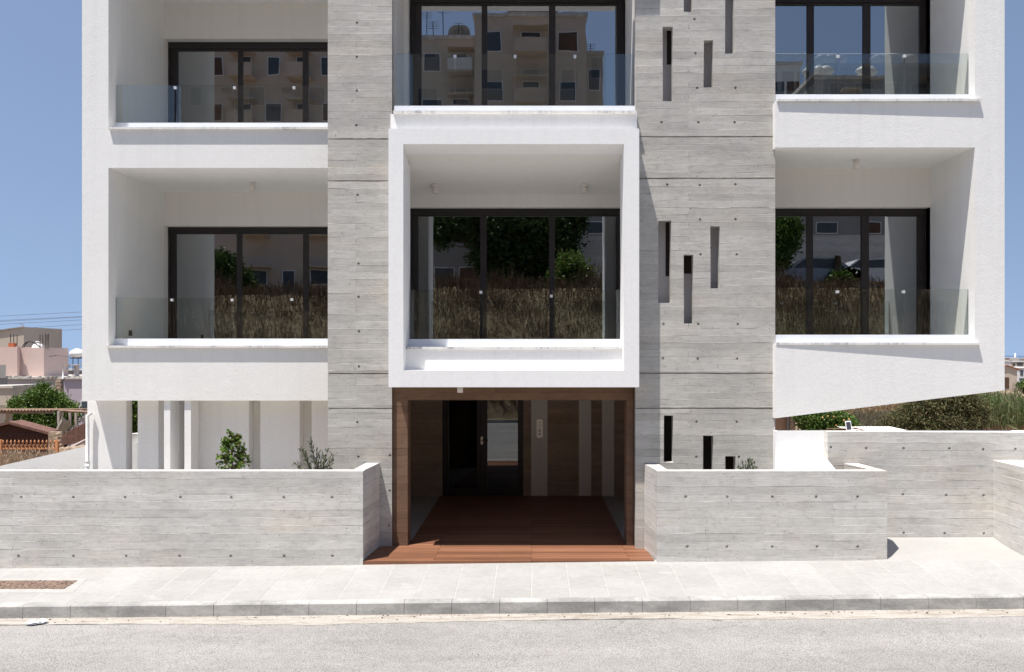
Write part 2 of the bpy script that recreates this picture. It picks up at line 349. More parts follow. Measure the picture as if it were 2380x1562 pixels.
M['strawpale'] = foliage('pale_straw', [(.42, .31, .20), (.58, .45, .32), (.35, .24, .15)], .8, .3)
M['strawdark'] = foliage('dark_dry_grass', [(.07, .040, .022), (.13, .08, .045), (.06, .05, .03), (.24, .16, .09), (.09, .05, .03)], .9, .1)  # darker straw mix for the bank grass
M['scrub'] = foliage('grey_scrub', [(.10, .105, .06), (.16, .15, .10), (.20, .18, .13)], .8, .2)
M['pink'] = plaster('pink_paint', (.70, .54, .48), .003, 20, .08)
M['pinkgrey'] = plaster('pinkish_grey_render', (.54, .48, .45), .004, 15, .15)
M['lavender'] = plaster('lavender_paint', (.50, .43, .48), .003, 20, .08)
M['beige'] = plaster('beige_render', (.56, .48, .40), .005, 12, .15)
M['terra'] = plaster('terracotta_render', (.52, .34, .25), .004, 15, .15)
M['cream'] = plaster('cream_render', (.58, .48, .39), .004, 12, .15)
M['greyrender'] = plaster('grey_render', (.33, .32, .31), .004, 12, .2)
M['farwhite'] = plaster('far_white_paint', (.72, .72, .72), .002, 8, .1)
M['roofw'] = simple('pale_roof_screed', (.50, .47, .43), .9, 0, .25, 3)
M['rooftile'] = simple('clay_roof_tiles', (.30, .14, .08), .9, 0, .3, 8)
M['timber'] = simple('red_brown_timber', (.055, .022, .017), .8, 0, .35, 9, .004, 30)
M['panel'] = simple('weathered_red_boards', (.16, .085, .065), .85, 0, .3, 7)
M['orange'] = simple('orange_painted_iron', (.72, .34, .16), .55, 0, .12)
M['corr'] = simple('rusted_corrugated_sheet', (.30, .20, .14), .8, .1, .4, 6)
M['corrw'] = simple('white_corrugated_sheet', (.72, .72, .72), .6, 0, .05)
M['post'] = simple('pale_pinkish_post', (.48, .40, .37), .8)
M['net'] = simple('faded_shade_net', (.36, .32, .26), .9, 0, .2)
M['tank'] = simple('white_tank', (.78, .78, .76), .4)
M['iron'] = simple('dark_rebar', (.07, .055, .05), .8)
M['blueglass'] = simple('bluish_window', (.07, .085, .10), .35)
M['shutter'] = simple('brown_shutter', (.10, .06, .04), .7)
M['stone'] = simple('rough_stone', (.34, .26, .19), .95, 0, .45, 4, .03, 8)
M['brick'] = simple('red_hollow_brick', (.40, .12, .06), .9)
M['cells'] = simple('solar_cells', (.025, .025, .04), .6)
M['carw'] = simple('white_car_paint', (.65, .66, .68), .25)
M['card'] = simple('silver_car_paint', (.30, .32, .35), .25, .3)
M['tyre'] = simple('tyre_rubber', (.02, .02, .02), .8)

# ---------------------------------------------------------------- ground, road, pavement, sea
GS = .0095                                         # the street climbs gently to the right
def gz(x): return -.017+GS*x                       # pavement level at the building line
def smooth(a, b, x):
    t = max(0, min(1, (x-a)/(b-a))); return t*t*(3-2*t)
def terrain(x, y):
    if y < -4.5:                                   # bank across the street
        d = -y; z = -.25+(d-4.5)*.92 if d < 9.2 else 4.07+(d-9.2)*.42
        if d > 13: z = 5.67+(d-13)*.03
        return z-.1
    if y < 9.2: return -.55
    if y < 15.0: return -.55+GS*x
    left = CZ-4.6-.055*y; right = CZ-2.21-.0295*y
    if y > 150: right = CZ-6.6-(y-150)*.0005
    k = smooth(-3, 7, x)
    z = left*(1-k)+right*k
    if y > 420: z -= (y-420)*.06
    return max(z, CZ-70)-.0
ys = [-60, -40, -30, -22, -16, -13, -11, -9.2, -8, -6.5, -5.4, -4.6, -4.4, 0, 5, 9.1, 9.3, 14.9, 15.5, 18, 22, 26, 31, 37, 44, 52, 62, 75, 90, 110, 130, 150, 180, 230, 300, 380, 420, 500, 650, 900, 1300, 1700, 2500]
xs = [-2500, -1200, -600, -300, -150, -90, -60, -45, -34, -26, -20, -16, -12, -9, -7, -5, -3, -1, 1, 3, 5, 7, 9, 12, 16, 20, 26, 34, 45, 60, 90, 150, 300, 600, 1200, 2500]
g = MB(); 
for y in ys:
    for x in xs:
        j = (random.random()-.5)*(.12 if (y < -5 or y > 17) else 0)
        g.v.append((x, y, terrain(x, y)+j))
nx = len(xs)
for j in range(len(ys)-1):
    for i in range(nx-1):
        a = j*nx+i; g.f.append((a, a+1, a+nx+1, a+nx)); g.m.append(0); g.smooth.append(True)
o = g.build('ground', M['earth']); struct(o, 'dry earth and grassy ground falling towards the sea')
g = MB(); g.face([(-30000, 600, CZ-62), (30000, 600, CZ-62), (30000, 60000, CZ-62), (-30000, 60000, CZ-62)])
struct(g.build('sea', M['sea']), 'deep blue sea on the horizon')

YW = 10.15                                         # face of the street walls
YK0, YK1 = 8.83, 8.95                              # kerb front and back
ZR = -.237                                         # road below pavement origin
def rz(x): return ZR+GS*x
def slab_q(mb, x0, x1, y0, y1, f0, f1, th=.25, m=0):
    mb.prism([(x0, y0, f0(x0)-th), (x1, y0, f0(x1)-th), (x1, y1, f1(x1)-th), (x0, y1, f1(x0)-th)],
             [(x0, y0, f0(x0)), (x1, y0, f0(x1)), (x1, y1, f1(x1)), (x0, y1, f1(x0))], m)
XL, XR = -40, 40
g = MB(); slab_q(g, XL, XR, -3.6, YK0-.20, rz, rz, .2); struct(g.build('road', M['road']), 'sun-bleached grey asphalt road')
g = MB()
n = 640; x0 = XL; st = (XR-XL)/n                    # the gutter strip has an uneven dusty edge over the asphalt
pts = [(XL+i*st, YK0-.205-.035*math.sin(i*.13)-.03*random.random()-(.02 if i % 37 < 9 else 0)) for i in range(n+1)]
for i in range(n):
    (a, ya), (b, yb) = pts[i], pts[i+1]
    g.face([(a, ya, rz(a)+.004), (b, yb, rz(b)+.004), (b, YK0, rz(b)+.012), (a, YK0, rz(a)+.012)])
    g.face([(a, ya, rz(a)+.004), (a, ya, rz(a)-.1), (b, yb, rz(b)-.1), (b, yb, rz(b)+.004)])
struct(g.build('gutter', M['gutter']), 'pale dusty gutter strip along the kerb')
kz = lambda x: -.094+GS*x
g = MB(); slab_q(g, XL, XR, YK1, YW+.1, kz, gz, .2); struct(g.build('pavement', M['paver']), 'pale square-paved footpath')
# kerb stones, bevelled top edge, a fine joint between stones
g = MB(); L = .515; i0 = int(XL/L)
for i in range(i0, -i0):
    a = i*L+.17; b = a+L-.004; lf = random.uniform(-.003, .003)
    prof = [(YK0, -.14), (YK0+.006, -.012), (YK0+.02, .001), (YK1-.002, .003)]
    jl = 0
    va = [(a+jl*k, y+lf, kz(a)+z) for k, (y, z) in enumerate(prof)]; vb = [(b+jl*k*.3, y+lf, kz(b)+z) for k, (y, z) in enumerate(prof)]
    va.append((a, YK1-.002, kz(a)-.3)); vb.append((b, YK1-.002, kz(b)-.3)); va.append((a, YK0, kz(a)-.3)); vb.append((b, YK0, kz(b)-.3))
    g.prism(va, vb)
struct(g.build('kerb', M['kerb']), 'stained concrete kerbstones with fine joints')
# drive apron, lit concrete, rising to the back wall
g = MB(); AP = [(4.20, YW+.04, .02), (4.46, YW+.0, .030), (5.15, 9.93, .066), (6.2, 9.78, .118), (14, 9.7, .22), (14, 10.595, .26), (5.97, 10.595, .204), (3.9, 10.595, .20)]
cenp = (6.0, 10.4, .17)
for a, b in zip(AP, AP[1:]+AP[:1]): g.face([a, b, cenp])
for a, b in zip(AP, AP[1:]+AP[:1]): g.face([(a[0], a[1], -.3), (b[0], b[1], -.3), b, a])
struct(g.build('driveway', M['drive']), 'blank pale concrete drive between the low walls')
g = MB(); fr = AP[0:5]; bk_ = [(4.0, 9.6), (4.5, 9.35), (5.2, 9.2), (6.3, 9.1), (14.3, 9.05)]
def pvz(x, y): k = (y-YK1)/(YW+.1-YK1); return kz(x)*(1-k)+gz(x)*k
for i in range(4):
    g.face([(bk_[i][0], bk_[i][1], pvz(*bk_[i])-.003), (bk_[i+1][0], bk_[i+1][1], pvz(*bk_[i+1])-.003), fr[i+1], fr[i]])
struct(g.build('pavement_crossing', M['paver']), 'pavement rising gently to meet the drive')
# forecourt under the building
g = MB(); g.box(-1.98, 1.50, 10.25, 11.1, -.3, -.012); g.box(-2.46, 1.86, 11.1, 15.2, -.3, -.012); struct(g.build('entrance_floor', M['drive']), 'grey screed floor under the entrance deck')
g = MB(); g.prism([(3.07, 10.3, -.3), (3.835, 10.3, -.3), (3.835, 10.712, -.3), (3.192, 10.712, -.3)], [(3.07, 10.3, 1.112), (3.835, 10.3, 1.112), (3.835, 10.712, 1.24), (3.192, 10.712, 1.24)])
struct(g.build('terrace', M['white2']), 'white painted raised landing beside the concrete pier')
# far side kerb and verge
g = MB(); g.box(XL, XR, -3.75, -3.6, -.6, -.12); struct(g.build('far_kerb', M['kerb']), 'kerb on the other side of the street')
g = MB(); g.box(XL, XR, -4.7, -3.75, -.6, -.13); struct(g.build('verge', M['earth']), 'dusty earth verge across the street')

# ---------------------------------------------------------------- street furniture on the pavement
def onpave(px, py):                                # point of the pavement plane seen at this pixel
    Y = 9.5
    for _ in range(20):
        x = PX(px, Y); k = (Y-YK1)/(YW+.1-YK1); z = kz(x)*(1-k)+gz(x)*k
        Y = (CZ-z)*F/(py-HY)
    return (PX(px, Y), Y, z)
cr = [onpave(-40, 1369), onpave(149, 1369), onpave(180, 1350), onpave(-18, 1350)]
cv = thing('utility_cover', 'rusty brown chequered metal cover set in the pavement at far left', 'manhole cover', (cr[0][0], cr[0][1], cr[0][2]))
g = MB(); g.prism([(a, b, c-.03) for a, b, c in cr], [(a, b, c+.006) for a, b, c in cr])
for i in range(160):                                # raised tread bars
    u, w = random.random(), random.random(); p = [cr[0][k]*(1-u)*(1-w)+cr[1][k]*u*(1-w)+cr[2][k]*u*w+cr[3][k]*(1-u)*w for k in range(3)]
    g.obox((p[0], p[1], p[2]+.008), .03, .007, .003, random.choice((.78, -.78)))
g.build('plate', M['rust'], cv)
g = MB(); c2 = [onpave(-60, 1378), onpave(168, 1378), onpave(205, 1344), onpave(-20, 1344)]
g.prism([(a, b, c-.03) for a, b, c in c2], [(a, b, c+.002) for a, b, c in c2]); g.build('surround', M['surround'], cv)
g = MB(); lx, ly = PX(84, 8.62), 8.66
for k, (dx, dy, w) in enumerate(((-.05, -.03, .07), (.04, .01, .065))):
    ring = [(lx+dx+w*math.cos(a)*random.uniform(.7, 1.1), ly+dy+w*.5*math.sin(a), rz(lx)+.02+.02*random.random()) for a in [i*math.pi/5 for i in range(10)]]
    cen = (lx+dx, ly+dy, rz(lx)+.065)
    for i in range(10): g.face([ring[i], ring[(i+1) % 10], cen])
    g.face([(a, b, rz(lx)+.016) for a, b, c in ring])
tag(g.build('paper_litter', M['paper']), 'crumpled white paper lying in the gutter', 'litter')
g = MB()
for i in range(260):                               # bits of dry leaf, grit and small stones in the gutter
    x = random.uniform(-7, 8); y = YK0-abs(random.gauss(0, .07))-.01; s = random.uniform(.003, .011)
    if random.random() < .25: y = random.uniform(7.2, 8.6); s *= .7
    z = rz(x)+.012; a = random.uniform(0, 3.1)
    g.obox((x, y, z+s*.2), s*2, s*random.uniform(.5, 1.2), s*.5, a, random.choice((0, 0, 1)))
tag(g.build('gutter_debris', [M['bark'], M['kerb']]), 'scattered dry leaf bits and grit along the kerb', 'debris', kind='stuff')

# ---------------------------------------------------------------- the apartment building
B = thing('apartment_building', 'modern white and grey board-marked concrete apartment building with recessed balconies', 'building', (0, 10.9, 0))
YL, YPL, YPR, YRG, YR = 11.83, 10.95, 10.82, 10.55, 10.70
TOP = 13.2
FH = 3.15
# --- left wing
XLi = PX(252, YL); ZB = PZ(931, YL)
g = MB()
g.box(PX(190.5, YL), XLi, YL, 17, ZB, TOP)                                   # outer wall, full height
DIV = -2.35                                                                   # wall between left wing and centre
cz = CZ+2.70; fz = CZ+.02
g.box(XLi, DIV, YL, 17, ZB, fz)                                               # first floor slab and apron
mz = PZ(808, YL)
g.box(XLi, DIV, YL, YL+.3, fz, mz)                                            # upstand below the sill
for k in range(1, 4):
    z0 = cz+FH*(k-1); z1 = min(fz+FH*k, TOP)
    if k == 3: z1 = TOP
    g.box(XLi, DIV, YL, 17, z0, z1)
    if k < 3: g.box(XLi, DIV, YL, YL+.3, z1, mz+FH*k)
wall_l = g.build('white_wing', M['white'], B); wall_l['label'] = 'white plastered left wing with two recessed balconies'
YBL, YWL = 13.62, 13.76
def backwall(g, xa, xb, wa, wb, zf, zc, head, yb, th=.25):
    g.box(xa, wa, yb, yb+th, zf, zc); g.box(wb, xb, yb, yb+th, zf, zc); g.box(wa, wb, yb, yb+th, head, zc)
def room(g, xa, xb, yb, zf, zc):
    g.box(xa, xb, yb+4, yb+4.1, zf, zc); g.box(xa-.1, xa-.005, yb+.3, yb+4.1, zf, zc); g.box(xb+.005, xb+.1, yb+.3, yb+4.1, zf, zc)
def window(name, glasses, head, sill, Y, ytop, outer, par, glassmat=None, label=None):
    """glasses: list of (px0, px1) of the lights; head/ytop: frame top and glass top pixels; outer: (px0, px1)"""
    zs = sill; zh = PZ(head, Y); zt = PZ(ytop, Y); x0, x1 = PX(outer[0], Y), PX(outer[1], Y)
    f = MB()
    f.box(x0, x1, Y, Y+.09, zt+.028, zh)                                      # head
    f.box(x0+.03, x1-.03, Y+.02, Y+.085, zt, zt+.028)
    f.box(x0, x1, Y, Y+.09, zs, zs+.05); f.box(x0+.03, x1-.03, Y+.02, Y+.085, zs+.05, zs+.12)
    f.box(x0, x0+.035, Y+.001, Y+.089, zs+.05, zt+.028); f.box(x1-.035, x1, Y+.001, Y+.089, zs+.05, zt+.028)
    prev = x0+.035
    gx = [(PX(a, Y), PX(b, Y)) for a, b in glasses]
    for i, (a, b) in enumerate(gx):
        off = .022 if i % 2 == 0 else .034
        if a-prev > .012: f.box(prev+.0005, a, Y+off, Y+.08, zs+.12, zt)
        prev = b
    if x1-.035-prev > .012: f.box(prev, x1-.0355, Y+.022, Y+.08, zs+.12, zt)
    fr = f.build(name, M['frame'], par)
    if label: fr['label'] = label
    for i, (a, b) in enumerate(gx):
        q = MB().box(a, b, Y+.045, Y+.053, zs+.12, zt); q.build('pane', glassmat or M['winglass'], fr)
    return fr
g = MB(); rm = MB()
for k, (head, gt) in enumerate(((528, 543.5), (98, 117))):
    zf = fz+FH*k; zc = cz+FH*k; hd = PZ(head, YWL)
    wa, wb = PX(390, YWL), PX(846, YWL)
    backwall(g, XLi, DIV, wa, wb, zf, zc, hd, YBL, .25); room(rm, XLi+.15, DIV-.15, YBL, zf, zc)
    gl = [(407, 548), (561, 703), (715.5, 835)] if k == 0 else [(411, 551), (563, 702), (715, 836)]
    window('window', gl, head, zf, YWL, gt, (390.5, 845), B)
    ex = MB().box(XLi, XLi, YL, YL, 0, 0)
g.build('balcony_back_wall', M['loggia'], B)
# --- centre and piers
IL, IR = PX(910.5, YPL), PX(1476.5, YPR)           # inner faces of the piers
def circ(px, py, Y, r=.017, k=10):
    x, z = PX(px, Y), PZ(py, Y); return [(x+r*math.cos(2*math.pi*i/k), z+r*math.sin(2*math.pi*i/k)) for i in range(k)]
def rect(px0, px1, py0, py1, Y):
    j = lambda: random.uniform(-.7, .7)
    return [(PX(px0+j(), Y), PZ(py1+j(), Y)), (PX(px1+j(), Y), PZ(py1+j(), Y)), (PX(px1+j(), Y), PZ(py0+j(), Y)), (PX(px0+j(), Y), PZ(py0+j(), Y))]
def rough_loop(x0, x1, z0, z1):                    # panel outline with slightly ragged top and bottom (grooves)
    n = 14; l = []
    for i in range(n+1): l.append((x0+(x1-x0)*i/n, z0+(random.uniform(-.003, .003) if 0 < i < n else 0)))
    for i in range(n, -1, -1): l.append((x0+(x1-x0)*i/n, z1+(random.uniform(-.003, .003) if 0 < i < n else 0)))
    return l
def pier(name, x0, x1, Y, grooves, holes, slots, label):
    g = MB(); T = .022
    zs = [0.0]+sorted(PZ(q, Y) for q in grooves)+[TOP]
    for a, b in zip(zs[:-1], zs[1:]):
        hl = []
        for hx, hy in holes:
            z = PZ(hy, Y)
            if a+.03 < z < b-.03: hl.append(circ(hx, hy, Y))
        cut = []
        for s4 in slots:
            zz = [p[1] for p in s4]
            if min(zz) > a+.012 and max(zz) < b-.012: hl.append(s4)
            elif min(zz) < b and max(zz) > a: cut.append(s4)
        assert not cut, (a, b, cut)
        g.panel(rough_loop(x0, x1, a+(.008 if a > 0 else 0), b-.008), hl, Y, T)
    core = [(x0+.004, 0), (x1-.004, 0), (x1-.004, TOP), (x0+.004, TOP)]
    g.panel(core, [[(p[0], p[1]) for p in s4] for s4 in slots], Y+T, .11)
    g.face([(p[0], Y+T+.11, p[1]) for p in core]) if not slots else None
    o = g.build(name, M['conc'], B); o['label'] = label; return o
holesL = [(829.4, 53), (829, 132), (829, 211), (828, 291), (830.8, 453), (833, 612.5), (833, 690), (834, 770), (834, 851.6), (830, 981), (832.6, 1061), (906, 1058), (905.2, 1140), (904, 1221.5)]
x0L, x1L = PX(761.5, YPL), IL
pier('concrete_pier', x0L, x1L, YPL, (-227, 323, 420.7, 868, 949), holesL, [], 'grey board-marked concrete pier left of the entrance')
q3 = [(440, 113), (445, 314), (455, 518), (681, 518), (245, 720), (462, 720), (676, 720), (279, 1087), (471, 1090), (680, 1085), (473, 1293), (681, 1291), (475, 1498), (688, 1498)]
q2 = [(253, 694), (454, 694), (683, 695), (250, 893), (451, 895), (680, 895), (243, 1260), (444, 1260), (677, 1261), (247, 1460), (443, 1464), (690, 1465)]
holesR = [(1440+a*.3947, b*.3947) for a, b in q3]+[(1440+a*.4012, 474.3+b*.4012) for a, b in q2]
SL = [(1588, 1610, -90, 28), (1685, 1706, -60, 125), (1540, 1563, 62, 235), (1635, 1657, 94, 203.5), (1529, 1559.5, 512.4, 703.8), (1588.5, 1611, 592, 752),
      (1650.6, 1672.7, 525.7, 669.7), (1542, 1564, 965.8, 1075), (1633, 1656.6, 1013, 1170), (1685.6, 1709, 1060, 1170)]
slots = [rect(*s4, YPR) for s4 in SL]
x0R, x1R = IR, PX(1801, YPR)
holesR = [h for h in holesR if not any(s4[0]-5 < h[0] < s4[1]+5 and s4[2]-5 < h[1] < s4[3]+5 for s4 in SL)]
pier('concrete_pier', x0R, x1R, YPR, (-227, 318, 414.5, 867.5, 949), holesR, slots, 'grey board-marked concrete wall with narrow vertical slots')
# shaft behind the slots
g = MB(); yb = YPR+.132+.16
sh = [(1546, 1600, 62, 150), (1546, 1600, 512, 640), (1585, 1630, 560, 640)]
g.box(x0R+.16, x1R-.01, yb, yb+.1, 2.3, TOP); g.box(x0R+.16, x1R-.01, YPR+.134, yb, 2.1, 2.3)
g.build('stair_shaft_wall', M['shaft'], B)
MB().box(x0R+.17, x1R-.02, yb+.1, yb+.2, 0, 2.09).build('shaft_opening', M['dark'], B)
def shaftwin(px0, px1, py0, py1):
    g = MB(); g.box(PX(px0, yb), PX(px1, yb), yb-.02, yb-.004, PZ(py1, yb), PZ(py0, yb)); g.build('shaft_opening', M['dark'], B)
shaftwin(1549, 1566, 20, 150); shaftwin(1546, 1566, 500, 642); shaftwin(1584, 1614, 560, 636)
g = MB(); g.box(IL-.25, IL, YPL+.3, 17, 2.3, TOP); g.box(IR, IR+.14, YPR+.3, 17, 2.3, TOP)         # side walls of centre
YBC, YWC = 12.0, 12.1
YB1 = YPR-.004
zring = lambda y: CZ+2.715-(y-10.55)*(2.715-2.35)/1.45
zf0 = CZ+.0; zc1 = CZ+2.75+FH
# slope-soffited slab above the framed balcony
def yz_prism(g, x0, x1, poly): g.prism([(x0, y, z) for y, z in poly], [(x1, y, z) for y, z in poly])
g2 = MB(); yz_prism(g2, IL+.002, IR-.002, [(YB1+.001, zring(YB1+.001)), (YBC+.3, zring(YBC+.3)), (YBC+.3, CZ+3.05), (YPR+.26, CZ+3.05), (YPR+.26, CZ+2.9), (YB1+.001, CZ+2.9)])
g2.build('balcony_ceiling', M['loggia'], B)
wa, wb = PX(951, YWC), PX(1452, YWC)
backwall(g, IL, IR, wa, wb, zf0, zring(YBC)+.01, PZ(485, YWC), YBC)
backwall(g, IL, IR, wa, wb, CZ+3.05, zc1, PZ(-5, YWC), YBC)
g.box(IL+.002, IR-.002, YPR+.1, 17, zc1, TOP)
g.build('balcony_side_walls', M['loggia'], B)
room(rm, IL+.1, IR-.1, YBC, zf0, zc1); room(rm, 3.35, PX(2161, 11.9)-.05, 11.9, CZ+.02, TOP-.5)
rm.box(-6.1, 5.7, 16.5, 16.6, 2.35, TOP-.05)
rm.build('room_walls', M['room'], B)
window('window', [(971, 1115), (1130, 1275.8), (1289, 1434)], 485, zf0, YWC, 502, (951.5, 1451.5), B)
window('window', [(978.5, 1118.5), (1132, 1275.5), (1290.5, 1433.5)], -5, CZ+3.05, YWC, 10, (956, 1451.5), B)
# frame box round the first floor balcony
g = MB(); x0, x1 = PX(902.5, YRG), PX(1485, YRG); a0, a1 = PX(937, YRG), PX(1449.5, YRG)
zt, zb, it, ib = PZ(299, YRG), PZ(900, YRG), PZ(335, YRG), PZ(860.5, YRG)
YB1 = YPR-.004
g.prism([(x0, YRG, zb), (x1, YRG, zb), (x1, YB1, zb), (x0, YB1, zb)], [(x0, YRG, ib), (x1, YRG, ib), (x1, YB1, ib), (x0, YB1, ib)])
yz_prism(g, x0, x1, [(YRG, it), (YB1, zring(YB1)), (YB1, zt), (YRG, zt)])
g.box(x0, a0, YRG, YB1, ib, zring(YB1)); g.box(a1, x1, YRG, YB1, ib, zring(YB1))
g.prism([(x0, YRG, zring(YB1)), (a0, YRG, zring(YB1)), (a0, YB1, zring(YB1)), (x0, YB1, zring(YB1))], [(x0, YRG, it), (a0, YRG, it), (a0, YB1, zring(YB1)+.0005), (x0, YB1, zring(YB1)+.0005)])
g.prism([(a1, YRG, zring(YB1)), (x1, YRG, zring(YB1)), (x1, YB1, zring(YB1)), (a1, YB1, zring(YB1))], [(a1, YRG, it), (x1, YRG, it), (x1, YB1, zring(YB1)+.0005), (a1, YB1, zring(YB1)+.0005)])
g.box(IL+.004, a0, YPL+.0, 11.15, ib, zring(11.15)); g.box(IL+.004, a0, YB1, YPL, ib, zring(YPL))
g.box(a1, IR-.004, YB1+.0, 11.0, ib, zring(11.0))
g.box(a0, a1, 10.77, 10.9, ib, PZ(811, 10.77))                                # apron under the sill
g.box(IL+.004, IR-.004, YPR+.13, 15.2, zb+.02, zf0)
o = g.build('balcony_frame', M['white2'], B); o['label'] = 'thick bright white box frame projecting round the centre balcony'
# same frame two floors higher, outside the picture: it throws the shadow at the top right
g = MB(); U = 8.34
g.box(x0, x1, YRG, YB1, U, U+.22); g.box(x0, a0, YRG, YB1, U+.22, U+2.6); g.box(a1, x1, YRG, YB1, U+.22, U+2.6); g.box(x0, x1, YRG, YB1, U+2.6, U+2.8)
g.build('balcony_frame', M['white2'], B)
# slab of the second floor centre balcony
g = MB(); g.pbox(914, 1480, 262, 299.5, 10.76, YPR-.003); g.box(IL+.003, IR-.003, YPR-.003, YPR+.25, CZ+2.95, PZ(262, 10.76))
g.box(IL+.003, IR-.003, YPR+.26, YBC, CZ+3.053, CZ+3.06)
g.build('balcony_slab', M['white2'], B)
# --- right wing
g = MB(); XRo = PX(2334, YR); XRi = PX(2265, YR); XRl = PX(1801.5, YR)
zl, zr = PZ(972, YR), PZ(907, YR); zmid = zl+(zr-zl)*(XRi-XRl)/(XRo-XRl)
cR = CZ+2.71; fR = CZ+.04; mR = PZ(800.5, YR)
g.prism([(XRl, YR, zl), (XRi, YR, zmid), (XRi, 17, zmid), (XRl, 17, zl)], [(XRl, YR, fR), (XRi, YR, fR), (XRi, 17, fR), (XRl, 17, fR)])
g.prism([(XRi, YR, zmid), (XRo, YR, zr), (XRo, 17, zr), (XRi, 17, zmid)], [(XRi, YR, TOP), (XRo, YR, TOP), (XRo, 17, TOP), (XRi, 17, TOP)])
g.box(XRl, XRi, YR, YR+.12, fR, mR)
g.box(XRl, XRi, YR, YPR-.002, cR, fR+FH); g.box(XRl, XRi, YR, YR+.12, fR+FH, PZ(237.5, YR)); g.box(x1R+.001, XRi, YPR-.002, 17, cR, fR+FH)
g.box(XRl, XRi, YR, YPR-.002, cR+FH, TOP); g.box(x1R+.001, XRi, YPR-.002, 17, cR+FH, TOP)
o = g.build('white_wing', M['white'], B); o['label'] = 'white plastered right wing with slanting lower edge'
YBR, YWR = 11.90, 12.02
g = MB(); wa, wb = PX(1700, YWR), PX(2154, YWR); wa = x1R+.15
backwall(g, x1R+.005, XRi, wa, wb, fR, cR, PZ(485, YWR), YBR); backwall(g, x1R+.005, XRi, wa, wb, fR+FH, cR+FH, PZ(-6, YWR), YBR)
g.build('balcony_back_wall', M['loggia'], B)
window('window', [(1772, 1875), (1891, 2003), (2020.5, 2134)], 485, fR, YWR, 502, (1755, 2153.5), B)
window('window', [(1772, 1876), (1893, 2007), (2024, 2139)], -6, fR+FH, YWR, 10, (1755, 2157), B)
# --- marble sills, channels, glass balustrades
def sill(px0, px1, py0, Y, th=.032, dep=.3, out0=.045, out1=.045, label=None):
    x0, x1 = PX(px0, Y), PX(px1, Y); z = PZ(py0, Y)
    g = MB(); g.prism([(x0, Y-out0, z-th), (x1, Y-out1, z-th), (x1, Y+dep, z-th), (x0, Y+dep, z-th)], [(x0, Y-out0, z), (x1, Y-out1, z), (x1, Y+dep, z), (x0, Y+dep, z)])
    g.build('marble_sill', M['marble'], B); return z
def rail(px0, px1, Y, zb, ptop, gtop, joints, clamps, label):
    x0, x1 = PX(px0, Y), PX(px1, Y); zt = PZ(ptop, Y); zg = PZ(gtop, Y)
    g = MB(); g.box(x0, x1, Y, Y+.02, zb, zt); g.box(x0, x1, Y+.045, Y+.065, zb, zt-.003); g.box(x0, x1, Y+.02, Y+.045, zb, zt-.04)
    ch = g.build('balustrade', M['alu'], B); ch['label'] = label
    xs = [x0+.02]+[PX(j, Y) for j in joints]+[x1-.02]
    for i in range(len(xs)-1):
        a = xs[i]+(.014 if i else 0); b = xs[i+1]-(.014 if i < len(xs)-2 else 0)
        MB().box(a, b, Y+.026, Y+.038, zt-.038, zg).build('glass_panel', M['balglass'], ch)
    for cx, cy in clamps:
        x, z = PX(cx, Y), PZ(cy, Y)
        MB().box(x-.018, x+.018, Y+.012, Y+.052, z-.018, z+.018).build('clamp', M['clamp'], ch)
z = sill(249.5, 800, 803, YL); rail(264, 800, 12.0, z, 787, 692, (398, 538, 677), ((398, 697), (538, 697), (677, 696)), 'glass balustrade of the lower left balcony')
z = sill(255, 800, 297, YL); rail(266, 800, 12.0, z, 285.5, 197, (405.5, 543.5, 682), ((405.5, 203), (543.5, 203), (682, 203)), 'glass balustrade of the upper left balcony')
z = sill(945.5, 1447.5, 806, 10.74, .03, .5, .0, .0); rail(949.5, 1446, 11.0, z, 788, 673, (1117, 1281), ((1117, 679), (1281, 688)), 'glass balustrade inside the white box frame')
z = sill(913, 1478.5, 257, 10.71, .03, .25, .0, .0); rail(916, 1475, 10.93, z, 246, 123.5, (1056.7, 1196.6, 1336), ((1056.7, 130), (1196.6, 130), (1336, 130)), 'glass balustrade of the upper centre balcony')
z = sill(1803, 2273, 796, YR, .03, .25, .008, .05); rail(1790, 2255.5, 10.83, z, 778, 672, (1951, 2103), ((1947, 678), (2101, 678)), 'glass balustrade of the lower right balcony')
z = sill(1804.5, 2276, 231.5, YR, .03, .25, .028, .045); rail(1790, 2257, 10.83, z, 219.5, 123, (1949.5, 2104), ((1948, 130), (2103, 129)), 'glass balustrade of the upper right balcony')
# --- ceiling lamps
def spot(px, zc, py, label, two=False, dia=.078, h=.13):
    Y = (zc-CZ)*F/(HY-py); x = PX(px, Y); g = MB()
    if two:
        g.lathe(x, Y, [(0, zc), (.05, zc), (.05, zc-.028), (.034, zc-.03), (.034, zc-.04), (.042, zc-.042), (.042, zc-.072), (.038, zc-.074), (.038, zc-.08), (.042, zc-.082), (.042, zc-.12), (.036, zc-.122), (.03, zc-.11), (0, zc-.11)])
    else: g.lathe(x, Y, [(0, zc), (dia/2, zc), (dia/2, zc-h), (dia/2-.006, zc-h-.002), (dia/2-.01, zc-h+.02), (0, zc-h+.02)])
    g.build('ceiling_lamp', M['lamp'], B)
spot(586.5, cz, 424, ''); spot(1989.5, cR, 371, '')
for px in (1011, 1358):
    Y = 11.7; zc = zring(Y); x = PX(px, Y); g = MB()
    g.lathe(x, Y, [(0, zc+.01), (.055, zc+.01), (.055, zc-.028), (.034, zc-.03), (.034, zc-.042), (.046, zc-.044), (.046, zc-.075), (.040, zc-.077), (.040, zc-.083), (.046, zc-.085), (.046, zc-.118), (.036, zc-.12), (.03, zc-.10), (0, zc-.10)])
    g.build('ceiling_lamp', M['lamp'], B)
